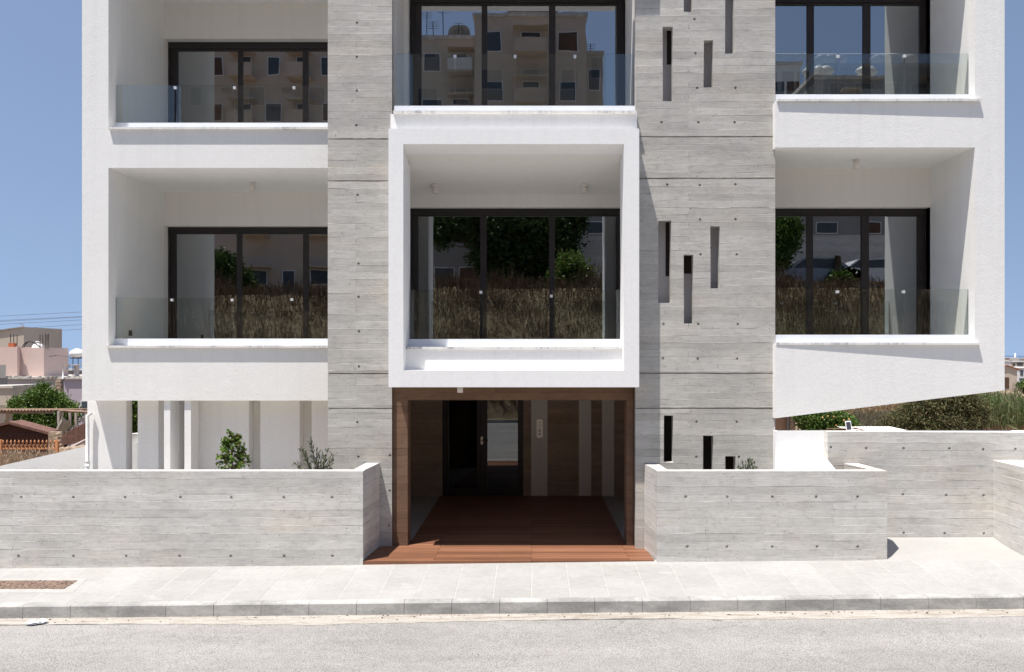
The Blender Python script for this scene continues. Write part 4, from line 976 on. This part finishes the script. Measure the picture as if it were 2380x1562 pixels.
g = MB(); g.lathe(PX(79.5, yt), yt+.5, [(0, PZ(793, yt)), (.18, PZ(793, yt)), (.19, PZ(795, yt)), (.12, PZ(797, yt)), (.3, PZ(800, yt)), (.42, PZ(804, yt)), (.42, PZ(812, yt))], 14); g.build('roof_tank', M['tank'], HP)
g = MB()
for dxx in (0, 4):
    g.tube([Pt(51+dxx+i*(44-dxx)/10, 808-14*math.sin(math.pi*(i/10)**.75), yt-.1) for i in range(11)], .035, 6)
g.build('hose', M['black'], HP)
g = MB(); g.box(PX(15, Y-.3), PX(64, Y-.3), Y-.06, Y-.0, PZ(925, Y), PZ(917.5, Y)); g.build('window', M['blueglass'], HP)
g = MB()
for i in range(5): g.obox((PX(140, Y), Y-.15, PZ(885.5+i*7.5, Y)), .42+.06*(i % 2), .3, .21, random.uniform(-.1, .1))
g.build('stone_quoins', M['stone'], HP)
g = MB(); g.tube([q(114, 829, Y+1), q(131, 826, Y+1)], .025, 5); g.tube([q(131, 826, Y+1), q(166, 830, Y+1)], .012, 4); g.build('antenna_arm', M['iron'], HP)
# grey slab leaning + small house at far left
g = MB(); Yx = 58; g.prism([q(-50, 848, Yx), q(14, 848, Yx), q(13, 878, Yx), q(-50, 880, Yx)], [q(-50, 848, Yx+.4), q(14, 848, Yx+.4), q(13, 878, Yx+.4), q(-50, 880, Yx+.4)])
g.box(PX(-50, Yx+.1), PX(13, Yx+.1), Yx+.1, Yx+.3, gnd(PX(0, Yx), Yx), PZ(879, Yx)); tag(g.build('roof_screen', M['greyrender']), 'grey panel standing on the roof at the far left edge', 'panel')
Yx = 52; g = MB(); HB = thing('small_house', 'small beige flat-roofed annex at the far left edge', 'house', (PX(-20, Yx), Yx, gnd(PX(-20, Yx), Yx)))
g.box(PX(-90, Yx), PX(30.5, Yx), Yx, Yx+3, PZ(942, Yx), PZ(902, Yx)); g.box(PX(-90, Yx), PX(21, Yx), Yx+.3, Yx+3, gnd(PX(0, Yx), Yx), PZ(942, Yx)); g.build('wall', M['beige'], HB)
g = MB(); g.prism([(PX(-90, Yx), Yx-.1, PZ(902, Yx)), (PX(31.5, Yx), Yx-.1, PZ(902, Yx)), (PX(31.5, Yx), Yx+3.1, PZ(902, Yx)), (PX(-90, Yx), Yx+3.1, PZ(902, Yx))], [(PX(-90, Yx), Yx-.1, PZ(899, Yx)), (PX(31.5, Yx), Yx-.1, PZ(896, Yx)), (PX(31.5, Yx), Yx+3.1, PZ(896, Yx)), (PX(-90, Yx), Yx+3.1, PZ(899, Yx))]); g.build('roof', M['roofw'], HB)
g = MB(); g.box(PX(-10, Yx), PX(17, Yx), Yx+.25, Yx+.3, PZ(960, Yx), PZ(940, Yx)); g.build('window', M['farwhite'], HB)
# grey gabled house behind
Yx = 74; g = MB(); HG = thing('grey_gabled_house', 'bare beige-grey gable end rising behind the pink house', 'house', (PX(0, Yx), Yx, gnd(PX(0, Yx), Yx)))
gz0 = gnd(PX(0, Yx), Yx); g.prism([(PX(-100, Yx), Yx, gz0), (PX(55, Yx), Yx, gz0), (PX(55.5, Yx), Yx, PZ(760, Yx)), (PX(-100, Yx), Yx, PZ(782, Yx))], [(PX(-100, Yx), Yx+6, gz0), (PX(55, Yx), Yx+6, gz0), (PX(55.5, Yx), Yx+6, PZ(760, Yx)), (PX(-100, Yx), Yx+6, PZ(782, Yx))]); g.build('wall', M['beige'], HG)
g = MB(); g.prism([q(-100, 782, Yx-.15), q(57, 759.5, Yx-.15), q(57, 758, Yx-.15), q(-100, 780, Yx-.15)], [q(-100, 782, Yx+6), q(57, 759.5, Yx+6), q(57, 758, Yx+6), q(-100, 780, Yx+6)]); g.tube([q(50, 758, Yx), q(47, 751, Yx)], .03, 5); g.tube([q(53, 758, Yx), q(53, 754, Yx)], .05, 5); g.build('roof', M['greyrender'], HG)
# lavender house
Yx = 60; HLv = thing('lavender_house', 'pale lavender rendered house beside the white wing', 'house', (PX(170, Yx), Yx, gnd(PX(170, Yx), Yx)))
g = MB(); g.box(PX(148.5, Yx), PX(290, Yx), Yx, Yx+9, gnd(PX(170, Yx), Yx)-.2, PZ(881, Yx)); g.build('wall', M['lavender'], HLv)
g = MB(); g.box(PX(147, Yx), PX(291, Yx), Yx-.15, Yx+9, PZ(881, Yx), PZ(878, Yx))
for i in range(10): x = PX(random.uniform(150, 190), Yx); g.obox((x, Yx+.2, PZ(877, Yx)), .4, .2, .15, random.uniform(0, 3))
g.build('roof_slab', M['roofw'], HLv)
wf = MB(); wf.box(PX(188, Yx), PX(206, Yx), Yx-.08, Yx-.002, PZ(970.5, Yx), PZ(931, Yx)); wf = wf.build('window', M['farwhite'], HLv)
MB().box(PX(191, Yx), PX(206, Yx), Yx-.1, Yx-.081, PZ(966, Yx), PZ(933, Yx)).build('pane', M['blueglass'], wf)
g = MB(); g.box(PX(161, Yx), PX(167, Yx), Yx+.6, Yx+1.0, PZ(879, Yx), PZ(850, Yx)); g.box(PX(158, Yx), PX(174, Yx), Yx+.3, Yx+1.4, PZ(850, Yx), PZ(847.5, Yx)); g.build('chimney', M['pinkgrey'], HLv)
g = MB(); g.tube([q(146, 880, Yx-.2), q(148.5, 845, Yx-.2)], .05, 6); g.build('vent_pipe', M['tank'], HLv)
g = MB(); g.prism([q(153, 856, Yx+.5), q(158, 861, Yx+.5), q(158, 861, Yx+2), q(153, 856, Yx+2)], [q(160, 846, Yx+.5), q(164, 850, Yx+.5), q(164, 850, Yx+2), q(160, 846, Yx+2)]); g.build('solar_collector', M['card'], HLv)
# parapet house between
Yx = 72; HW = thing('parapet_house', 'stained wall with white parapet between pink and lavender houses', 'house', (PX(150, Yx), Yx, gnd(PX(150, Yx), Yx)))
g = MB(); g.box(PX(113, Yx), PX(290, Yx), Yx, Yx+6, gnd(PX(150, Yx), Yx), PZ(861, Yx)); g.build('wall', M['greyrender'], HW)
g = MB(); g.box(PX(112, Yx), PX(290, Yx), Yx-.12, Yx+.3, PZ(861, Yx), PZ(857, Yx)); g.build('parapet', M['farwhite'], HW)
g = MB(); g.box(PX(115, Yx+1), PX(135, Yx+1), Yx+1, Yx+2.5, PZ(858, Yx+1), PZ(848, Yx+1)); g.build('roof_room', M['pinkgrey'], HW)
g = MB(); g.prism([q(112, 850, Yx+.8), q(138, 844.5, Yx+.8), q(138, 844.5, Yx+2.8), q(112, 850, Yx+2.8)], [q(112, 848, Yx+.8), q(138, 842.8, Yx+.8), q(138, 842.8, Yx+2.8), q(112, 848, Yx+2.8)]); g.build('roof', M['roofw'], HW)
Yx = 66; WT = thing('water_tank', 'round white water tank on a metal stand by the left wing', 'water tank', (PX(180, Yx), Yx, PZ(878, Yx)))
g = MB(); ct = Pt(180, 822, Yx); R_ = .40
pr = []
for i in range(13): a = math.pi*i/12; pr.append((ct.x-.62*math.cos(a), .36*(math.sin(a)**.7)))
g.tube([(x_, ct.y, ct.z) for x_, r_ in pr], [max(r_, .01) for x_, r_ in pr], 18); g.lathe(ct.x, ct.y, [(.2, ct.z+.32), (.2, ct.z+.42), (0, ct.z+.43)], 12); g.build('tank_body', M['tank'], WT)
for dx in (-.42, .0, .42): MB().tube([(ct.x+dx, ct.y+.1, PZ(878, Yx)), (ct.x+dx, ct.y+.1, ct.z-.3)], .03, 5).build('leg', M['iron'], WT)
g = MB(); g.box(ct.x-.5, ct.x+.5, ct.y-.2, ct.y+.3, ct.z-.4, ct.z-.34); g.build('platform', M['iron'], WT)
# power lines on poles
ORD = ['first', 'second', 'third', 'fourth', 'fifth', 'sixth', 'seventh', 'eighth', 'ninth', 'tenth', 'eleventh', 'twelfth', 'thirteenth', 'fourteenth', 'fifteenth', 'sixteenth']
for i, (ya, yb_) in enumerate(((734.8, 725.5), (745, 736), (747.5, 737.4), (754, 744), (766, 754.7), (774.7, 765.8))):
    Yx = 84+i*.4; g = MB(); xs_ = [-420, -200, 0, 95, 190, 400]
    def yl(x): return ya+(yb_-ya)*x/190-((x+100)/250)**2*.25
    g.tube([Pt(x, yl(x), Yx) for x in xs_], .016, 5)
    tag(g.build('power_line', M['iron']), 'topmost thin overhead cable crossing the sky at the left' if i == 0 else ('lowest thin overhead cable crossing the sky at the left' if i == 5 else ORD[i]+' cable from the top crossing the sky at the left'), 'cable', 'overhead cables left of the building')
for px, ya in ((-420, 745), (400, 722)):
    Yx = 85; x = PX(px, Yx); P_ = thing('utility_pole', 'wooden pole at the left end of the overhead cables' if px < 0 else 'wooden pole at the right end of the overhead cables', 'pole', (x, Yx, gnd(x, Yx)), 'poles carrying the overhead cables')
    MB().tube([(x, Yx, gnd(x, Yx)-.5), (x, Yx, PZ(ya, Yx)+1)], [.16, .1], 10).build('shaft', M['bark'], P_)
    g = MB()
    for k in range(6): g.box(x-.06, x+.06, Yx-1.2, Yx+1.6, PZ(ya+k*8, Yx)-.05, PZ(ya+k*8, Yx)+.05)
    g.build('crossarm', M['iron'], P_)

# ---------------------------------------------------------------- right background
Y = 26; HT = thing('terracotta_house', 'orange-beige rendered house corner behind the white wall', 'house', (PX(1800, Y), Y, gnd(PX(1800, Y), Y)))
g = MB(); g.box(PX(1700, Y), PX(1838, Y), Y+.15, Y+4, gnd(8, Y)-.3, PZ(930, Y)); g.box(PX(1836, Y), PX(1848, Y), Y, Y+4, gnd(8, Y)-.3, PZ(930, Y)); g.build('wall', M['terra'], HT)
g = MB(); g.box(PX(1690, Y), PX(1856, Y), Y-.3, Y+4.3, PZ(930, Y), PZ(926, Y)); g.build('roof', M['roofw'], HT)
g = MB(); g.tube([(PX(1832.5, Y), Y+.06, gnd(8, Y)), (PX(1832.5, Y), Y+.06, PZ(935, Y))], .045, 8); g.build('drain_pipe', M['greyrender'], HT)
Y = 24; OT = tree('orange_tree', 'bright green orange tree under the slanting wing edge', 'tree', (PX(1912, Y), Y, gnd(PX(1912, Y), Y)), .7,
     [lob(1880, 980, 34, Y), lob(1915, 972, 36, Y), lob(1950, 982, 32, Y), lob(1975, 985, 15, Y), lob(1895, 1005, 40, Y), lob(1945, 1005, 36, Y), lob(1862, 965, 22, Y)], M['leafA'], 900, 12, .12, .075, .045, .07)
for i in range(6):
    c = Pt(random.uniform(1858, 1975), random.uniform(962, 998), Y-.35); r = .026
    MB().lathe(c.x, c.y, [(0, c.z+r), (r*.7, c.z+r*.7), (r, c.z), (r*.7, c.z-r*.7), (0, c.z-r)], 8).build('orange', M['orange'], OT)
# dark feathery bush
Y = 31; tree('tamarisk_bush', 'large dark brown-green feathery bush below the right wing corner', 'bush', (PX(2165, Y), Y, gnd(PX(2165, Y), Y)), .5,
     [lob(2112, 962, 26, Y), lob(2140, 940, 24, Y), lob(2165, 950, 34, Y), lob(2185, 926, 26, Y), lob(2215, 938, 34, Y), lob(2232, 918, 20, Y), lob(2252, 940, 28, Y), lob(2130, 990, 44, Y), lob(2180, 985, 50, Y), lob(2230, 980, 46, Y), lob(2266, 962, 30, Y), lob(2098, 980, 24, Y), lob(2070, 990, 22, Y)], M['leafD'], 3600, 14, .2, .16, .03, .1, droop=.3)
# reeds
g = MB()
for i in range(2600):
    Yx = random.uniform(33, 38); px = random.uniform(2235, 2420); x = PX(px, Yx); z0 = gnd(x, Yx); tp = random.gauss(925, 12)+(0 if px > 2262 else (2262-px)*.5)
    if px > 2310: tp += (px-2310)*.25
    e = Vector((x+random.gauss(0, .18), Yx+random.gauss(0, .1), PZ(tp, Yx))); b = Vector((x, Yx, z0)); d = e-b
    f = random.uniform(.25, .8); leaf(g, b+d*f, d*.6+rv(.35)*d.length, Vector((0, 1, 0))+rv(.3), random.uniform(.5, .9), .045)
    if i % 3 == 0: leaf(g, b, d, Vector((0, 1, 0)), d.length, .03)
tag(g.build('reed_bed', M['leafE']), 'fresh green reeds at the right edge behind the concrete wall', 'reeds', kind='stuff')
# dry stems against the far house
g = MB()
for i in range(16):
    px = random.uniform(2348, 2372); b = Pt(px, 912, 37); g.tube([b, b+Vector((random.uniform(-.1, .3), 0, random.uniform(.2, .6)))], [.012, .004], 4)
tag(g.build('dry_reed_stems', M['bark']), 'bare brown stems standing above the reeds', 'stems', kind='stuff')
# dry grass and scrub on the slope
def tufts(name, n, fn, mat, hL, label, wd=.02):
    g = MB()
    for i in range(n):
        x, y = fn(); z = terrain(x, y)
        for k in range(3):
            d = Vector((random.gauss(0, .35), random.gauss(0, .25), 1)); leaf(g, Vector((x+random.gauss(0, .06), y, z-.03)), d, Vector((0, 1, 0))+rv(.4), hL*random.uniform(.5, 1.2), wd)
    return tag(g.build(name, mat), label, 'grass' if 'grass' in name else 'scrub', kind='stuff')
def reg(px0, px1, y0, y1):
    def f():
        y = y0+(y1-y0)*random.random(); return PX(random.uniform(px0, px1), y), y
    return f
tufts('dry_grass', 5200, reg(1930, 2400, 22, 85), M['straw'], .42, 'dry orange-brown grass slope beyond the drive wall', .035)
tufts('grey_scrub', 900, reg(1985, 2100, 26, 48), M['scrub'], .45, 'grey-green scrub patches on the dry slope', .05)
# carport with white corrugated sheet, rusty beams
Y = 22.5; CP = thing('carport', 'low carport with rusty beams and white corrugated roof sheet', 'carport', (PX(2040, Y), Y, terrain(PX(2040, Y), Y)))
g = MB(); n = 64; xa, xb = PX(1990, Y), PX(2122, Y)
for i in range(n):
    u0, u1 = i/n, (i+1)/n; x0_, x1_ = xa+(xb-xa)*u0, xa+(xb-xa)*u1; h0, h1 = .012*math.sin(i*1.57), .012*math.sin(i*1.57+1.57); zk = PZ(991.5, Y+1.2)
    g.face([(x0_, Y, PZ(1003, Y)+h0), (x1_, Y, PZ(1003, Y)+h1), (x1_-.1, Y+1.2, zk+h1), (x0_-.1, Y+1.2, zk+h0)]); g.face([(x0_-.1, Y+1.2, zk+h0), (x1_-.1, Y+1.2, zk+h1), (x1_-.1, Y+1.2, zk+h1-.01), (x0_-.1, Y+1.2, zk+h0-.01)])
g.build('roof_sheet', M['corrw'], CP)
g = MB(); g.tube([Pt(1920, 996.5, Y), Pt(1996, 996.5, Y)], .018, 6); g.tube([Pt(1985, 994, Y), Pt(2020, 1004, Y-1)], .018, 6); g.build('beam', M['corr'], CP)
for px in (1925, 1992, 2110): x = PX(px, Y); MB().box(x-.025, x+.025, Y, Y+.05, terrain(x, Y)-.2, PZ(997, Y)-.03).build('post', M['corr'], CP)
Y = 21; SP = thing('solar_panel', 'small solar panel on a post above the concrete wall', 'solar panel', (PX(1971, Y), Y, terrain(PX(1971, Y), Y)))
g = MB(); c = [Pt(1963.5, 979, Y), Pt(1976.5, 978, Y), Pt(1979.5, 1000, Y-.15), Pt(1966.5, 1001, Y-.15)]; nrm = Vector((0, .02, 0)); g.prism([p for p in c[::-1]], [p+nrm for p in c[::-1]]); g.build('panel_frame', M['corrw'], SP)
cc = sum(c, Vector())/4; ci = [cc+(p-cc)*.8-Vector((0, .006, 0)) for p in c]; g = MB(); g.prism([p for p in ci[::-1]], [p+Vector((0, .005, 0)) for p in ci[::-1]]); g.build('cells', M['cells'], SP)
g = MB(); x = PX(1971, Y); g.tube([(x, Y+.05, terrain(x, Y)-.2), (x, Y+.05, PZ(990, Y))], .015, 6); g.build('post', M['greyrender'], SP)
# far houses
Y = 150; HGb = thing('gabled_house', 'beige rendered house with tiled gable at the right edge', 'house', (PX(2340, Y), Y, PZ(908, Y)))
g = MB(); a, e, ax = PX(2290, Y), PX(2363, Y), PX(2338, Y); zg = PZ(909, Y)-.5
g.prism([(a, Y, zg), (e, Y, zg), (e, Y, PZ(858, Y)), (ax, Y, PZ(850, Y)), (a, Y, PZ(862, Y))], [(a, Y+7, zg), (e, Y+7, zg), (e, Y+7, PZ(858, Y)), (ax, Y+7, PZ(850, Y)), (a, Y+7, PZ(862, Y))]); g.build('wall', M['beige'], HGb)
g = MB()
for s0, z0_ in ((a-.3, PZ(862, Y)), (e+.4, PZ(859, Y))): g.prism([(s0, Y-.3, z0_-.1), (ax, Y-.3, PZ(849.5, Y)), (ax, Y+7.3, PZ(849.5, Y)), (s0, Y+7.3, z0_-.1)], [(s0, Y-.3, z0_+.12), (ax, Y-.3, PZ(848, Y)), (ax, Y+7.3, PZ(848, Y)), (s0, Y+7.3, z0_+.12)])
g.build('roof', M['rooftile'], HGb)
g = MB(); g.box(PX(2334, Y), PX(2344, Y), Y-.06, Y-.002, PZ(903, Y), PZ(877, Y)); g.build('door', M['shutter'], HGb)
def farhouse(px0, px1, pyt, pyb, Y, mat, label, group=None, wins=()):
    H0 = thing('flat_roofed_house', label, 'house', (PX((px0+px1)/2, Y), Y, PZ(pyb, Y)), group)
    g = MB(); g.box(PX(px0, Y), PX(px1, Y), Y, Y+9, PZ(pyb, Y)-3, PZ(pyt, Y)); g.build('wall', mat, H0)
    g = MB(); g.box(PX(px0, Y)-.15, PX(px1, Y)+.15, Y-.15, Y+9.1, PZ(pyt, Y), PZ(pyt, Y)+.18); g.build('parapet', M['farwhite'], H0)
    for (a, b, c, d) in wins:
        g = MB(); g.box(PX(a, Y), PX(b, Y), Y-.05, Y-.002, PZ(d, Y), PZ(c, Y)); g.build('window', M['blueglass'], H0)
farhouse(2366, 2420, 856, 905, 160, M['farwhite'], 'white two storey house right of the beige gabled house', None, ((2370, 2377, 860, 873), (2368, 2390, 879, 884)))
farhouse(2310, 2349, 840, 870, 190, M['farwhite'], 'cream flat-roofed block just above the beige gable', None, ())
farhouse(2349, 2400, 841, 865, 200, M['cream'], 'darker flat-roofed block right of the cream one', None, ((2353, 2358, 845, 851), (2363, 2376, 843, 850)))
random.seed(3)
for i in range(16):
    px = 2322+i*5.2+random.uniform(-2, 2); wpx = random.uniform(4, 9); Yx = random.uniform(260, 400)
    farhouse(px, px+wpx, random.uniform(831, 837), 846, Yx, random.choice((M['farwhite'], M['farwhite'], M['cream'])), 'tiny pale house on the far skyline, '+ORD[i]+' from the left of the distant town', 'distant town houses', ((px+1, px+2, 838, 840),))
g = MB(); Yx = 430; g.lathe(PX(2358.5, Yx), Yx, [(.5, PZ(845, Yx)), (.42, PZ(822, Yx)), (0, PZ(821, Yx))], 10); tag(g.build('tower', M['farwhite']), 'slim white tower on the town skyline at the right', 'tower')
tree('garden_shrub', 'dark green shrub beside the white house at the right edge', 'bush', (PX(2378, 120), 120, PZ(915, 120)), .5, [lob(2376, 898, 9, 120), lob(2386, 895, 10, 120)], M['leafA'], 160, 12, .4, .3, .2, .15)

# ---------------------------------------------------------------- across the street (seen in the window reflections)
random.seed(11)
def RX(px, D, Yw): return (px-VX)*(2*Yw+D)/F
def RZ(py, D, Yw): return CZ+(HY-py)*(2*Yw+D)/F
g = MB()
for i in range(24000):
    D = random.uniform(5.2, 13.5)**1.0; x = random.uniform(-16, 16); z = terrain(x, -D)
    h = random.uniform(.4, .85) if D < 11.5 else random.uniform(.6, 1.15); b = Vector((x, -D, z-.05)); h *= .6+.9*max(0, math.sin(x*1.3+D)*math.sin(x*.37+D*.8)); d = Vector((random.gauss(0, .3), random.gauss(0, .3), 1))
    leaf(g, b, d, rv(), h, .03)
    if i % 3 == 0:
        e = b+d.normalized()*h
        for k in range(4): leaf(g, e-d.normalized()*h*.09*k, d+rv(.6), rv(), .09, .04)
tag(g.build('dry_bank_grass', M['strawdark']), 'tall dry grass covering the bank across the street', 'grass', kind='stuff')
g = MB()
for i in range(1500):
    D = random.uniform(5.5, 13); x = random.choice((random.gauss(-4, 2), random.gauss(3, 1.5), random.gauss(8, 2))); z = terrain(x, -D)
    leaf(g, Vector((x, -D, z)), Vector((random.gauss(0, .4), random.gauss(0, .3), 1)), rv(), random.uniform(.2, .4), .04)
tag(g.build('green_bank_weeds', M['scrub']), 'green weeds scattered through the dry bank grass', 'weeds', kind='stuff')
def rlob(px, py, rpx, D, Yw, sq=.9): return (RX(px, D, Yw), -D, RZ(py, D, Yw), rpx*(2*Yw+D)/F, sq)
def rtree(label, D, Yw, px, lobes, mat, n):
    x = RX(px, D, Yw); return tree('broadleaf_tree', label, 'tree', (x, -D, terrain(x, -D)), 1.6, [rlob(a, b, c, D, Yw) for a, b, c in lobes], mat, n, 14, .32, .2, .12, .2, 'trees across the street')
rtree('large dark tree opposite the centre of the building', 17, YWC, 1170, [(1030, 530, 48), (1090, 510, 62), (1150, 520, 70), (1210, 530, 70), (1270, 530, 66), (1200, 600, 72), (1140, 590, 58), (1300, 560, 50), (1240, 630, 60), (1335, 505, 34), (1180, 650, 60)], M['leafF'], 2600)
rtree('small bright green tree right of the large dark one', 15, YWC, 1335, [(1325, 620, 28), (1350, 640, 22), (1305, 650, 24)], M['leafB'], 420)
rtree('rounded tree in front of the balcony house', 16, YWL, 520, [(515, 620, 38), (545, 650, 36), (570, 680, 30), (500, 660, 34), (520, 700, 40)], M['leafF'], 900)
rtree('tree at the end of the retaining wall', 15, YWR, 1815, [(1815, 560, 36), (1828, 530, 26), (1800, 600, 34)], M['leafA'], 600)
rtree('low round bush above the grass bank', 14.5, YWR, 1945, [(1945, 655, 14), (1955, 650, 12)], M['leafA'], 160)
def block(name, label, x0, x1, D, z1, floors, cols, mat, seed, bal=True, zb0=5.0, depth=10, group=None):
    random.seed(seed); Bk = thing(name, label, 'building', ((x0+x1)/2, -D, zb0), group)
    MB().box(x0, x1, -D-depth, -D, zb0-1.5, z1).build('wall', mat, Bk)
    MB().box(x0-.1, x1+.1, -D-depth-.1, -D+.1, z1, z1+.25).build('roof', M['roofw'], Bk)
    fh = (z1-zb0)/floors; cw = (x1-x0)/cols
    for f in range(floors):
        for c in range(cols):
            wx = x0+cw*(c+.5); z = zb0+fh*f+fh*.32; ww = random.choice((.35, .5, .62)); hh = fh*.36
            w_ = MB().box(wx-ww-.06, wx+ww+.06, -D+.002, -D+.05, z-.06, z+hh+.06).build('window', M['farwhite'], Bk)
            MB().box(wx-ww, wx+ww, -D+.051, -D+.06, z, z+hh).build('pane', random.choice((M['blueglass'], M['blueglass'], M['shutter'])), w_)
            if bal and (c % 2 == 1):
                b_ = MB().box(wx-cw*.42, wx+cw*.42, -D+.0601, -D+1.2, z-.45, z-.3).build('balcony', mat, Bk)
                g = MB(); g.box(wx-cw*.42, wx+cw*.42, -D+1.13, -D+1.2, z-.3, z+.45); g.build('parapet', random.choice((mat, M['farwhite'])), b_)
                g = MB(); g.box(wx-cw*.45, wx+cw*.45, -D+.0601, -D+1.0, z+hh+.12, z+hh+.2); g.build('awning', M['cream'], Bk)
    return Bk
D = 30
xa, xb = RX(970, D, YWC), RX(1105, D, YWC)
bk = block('apartment_block', 'brown-beige block with arched top balcony across the street', xa, xb, D, RZ(90, D, YWC), 6, 2, M['beige'], 5)
xa2, xb2 = xb+.02, RX(1360, D, YWC)
bk2 = block('apartment_block', 'taller cream block with roof canopy across the street', xa2, xb2, D-1.2, RZ(55, D, YWC), 6, 3, M['cream'], 6)
block('apartment_block', 'low beige annex beside the taller cream block', xb2+.02, RX(1400, D, YWC), D, RZ(125, D, YWC), 5, 1, M['beige'], 8, False)
block('apartment_block', 'cream block with awnings opposite the left wing', RX(470, D, YWL), RX(800, D, YWL), D, 24.5, 6, 5, M['cream'], 9)
block('balcony_house', 'three storey house with dark balcony railings behind the tree', RX(490, 21, YWL), RX(850, 21, YWL), 21, 12.5, 2, 5, M['cream'], 10)
block('terraced_house', 'low grey house with air conditioners beside the dark tree', RX(1000, 21, YWC), RX(1125, 21, YWC), 21, 12.0, 2, 2, M['greyrender'], 12, False)
g = MB(); zt2 = RZ(57, D, YWC)
for px, h in ((985, 2.4), (1000, 1.7), (1022, 2.8), (1060, 1.6), (1130, 1.2), (1325, 1.5), (1375, 1.3)):
    x = RX(px, D, YWC); z0 = RZ(90, D, YWC) if px < 1105 else (zt2 if px < 1360 else RZ(125, D, YWC)); g.tube([(x, -D-1.5, z0), (x, -D-1.5, z0+h)], .03, 5)
    for k in range(4): g.tube([(x-.35, -D-1.5, z0+h-.15*k), (x+.35, -D-1.5, z0+h-.15*k)], .015, 4)
g.build('antenna', M['iron'], bk)
for px, z0 in ((1070, RZ(90, D, YWC)), (1050, RZ(90, D, YWC)), (1320, zt2), (1205, zt2)):
    g = MB(); x = RX(px, D, YWC); zc_ = z0+1.1
    ring = [(x+.5*math.cos(a), -D-1.9+.12, zc_+.5*math.sin(a)) for a in [i*math.pi/8 for i in range(16)]]
    for i in range(16): g.face([ring[i], ring[(i+1) % 16], (x, -D-2.1, zc_)])
    g.tube([(x, -D-2.1, z0), (x, -D-2.1, zc_)], .04, 6); g.build('satellite_dish', M['greyrender'], bk if px < 1105 else bk2)
g = MB(); xx0, xx1 = RX(1200, D, YWC), RX(1285, D, YWC)
for x in (xx0, xx1): g.tube([(x, -D-1.5, zt2), (x, -D-1.5, zt2+1.9)], .05, 6)
g.prism([(xx0-.6, -D-3, zt2+1.7), (xx1+.4, -D-3, zt2+1.5), (xx1+.4, -D-.5, zt2+1.5), (xx0-.6, -D-.5, zt2+1.7)], [(xx0-.6, -D-3, zt2+2.0), (xx1+.4, -D-3, zt2+1.8), (xx1+.4, -D-.5, zt2+1.8), (xx0-.6, -D-.5, zt2+2.0)]); g.build('roof_canopy', M['shutter'], bk2)
D2 = 32
bk3 = block('apartment_block', 'grey-brown rooftops with round water tanks opposite the right wing', RX(1885, D2, YWR), RX(2250, D2, YWR), D2, RZ(185, D2, YWR), 5, 6, M['greyrender'], 14)
for px in (1905, 1925, 1945, 2035, 2050, 2110):
    x = RX(px, D2, YWR); z0 = RZ(185, D2, YWR)+.25; g = MB(); pr = [(x+.8*(i/8-.5)*1.4, .42*math.sin(math.pi*(i+.3)/8.6)) for i in range(9)]
    g.tube([(a, -D2-2, z0+1.0) for a, r_ in pr], [max(.02, r_) for a, r_ in pr], 12); g.tube([(x-.35, -D2-2, z0), (x-.35, -D2-2, z0+.7)], .04, 5); g.tube([(x+.35, -D2-2, z0), (x+.35, -D2-2, z0+.7)], .04, 5); g.build('roof_tank', M['tank'], bk3)
block('apartment_block', 'distant pale block at the right of the rooftops', RX(1760, 45, YWR), RX(1860, 45, YWR), 45, RZ(150, 45, YWR), 5, 3, M['farwhite'], 15, False)
# retaining wall and cars above the bank
D = 19; g = MB(); g.box(RX(1290, D, YWC)+.2, RX(2400, D, YWR), -D-.4, -D, 4.5, RZ(545, D, YWR)); tag(g.build('retaining_wall', M['conc2']), 'long grey retaining wall above the bank across the street', 'wall')
block('hillside_house', 'concrete-framed house standing above the retaining wall', RX(1330, 26, YWC), RX(2300, 26, YWR), 26, RZ(430, 26, YWR), 2, 9, M['greyrender'], 16, False, zb0=9.5)
def car(label, px, D, Yw, mat):
    x = RX(px, D, Yw); z = terrain(x, -D)+.05; Cr = thing('parked_car', label, 'car', (x, -D, z), 'cars parked above the bank'); L = 2.1
    prof = [(-L, .35), (-L, .75), (-L+.9, .95), (-L+1.5, 1.42), (.95, 1.45), (1.6, .98), (L, .85), (L, .35)]
    g = MB(); g.prism([(x+a, -D-.8, z+b) for a, b in prof], [(x+a, -D+.8, z+b) for a, b in prof]); g.build('body', mat, Cr)
    g = MB(); wp = [(-L+1.05, .98), (-L+1.55, 1.36), (.85, 1.38), (1.35, .98)]; g.prism([(x+a, -D-.81, z+b) for a, b in wp], [(x+a, -D+.81, z+b) for a, b in wp]); g.build('windows', M['blueglass'], Cr)
    for a in (-1.35, 1.35):
        for s_ in (-.82, .68): MB().tube([(x+a, -D+s_, z+.32), (x+a, -D+s_+.16, z+.32)], .32, 16).build('wheel', M['tyre'], Cr)
car('white hatchback parked above the bank', 2010, 15.5, YWR, M['carw']); car('silver saloon parked above the bank', 1885, 15.5, YWR, M['card'])
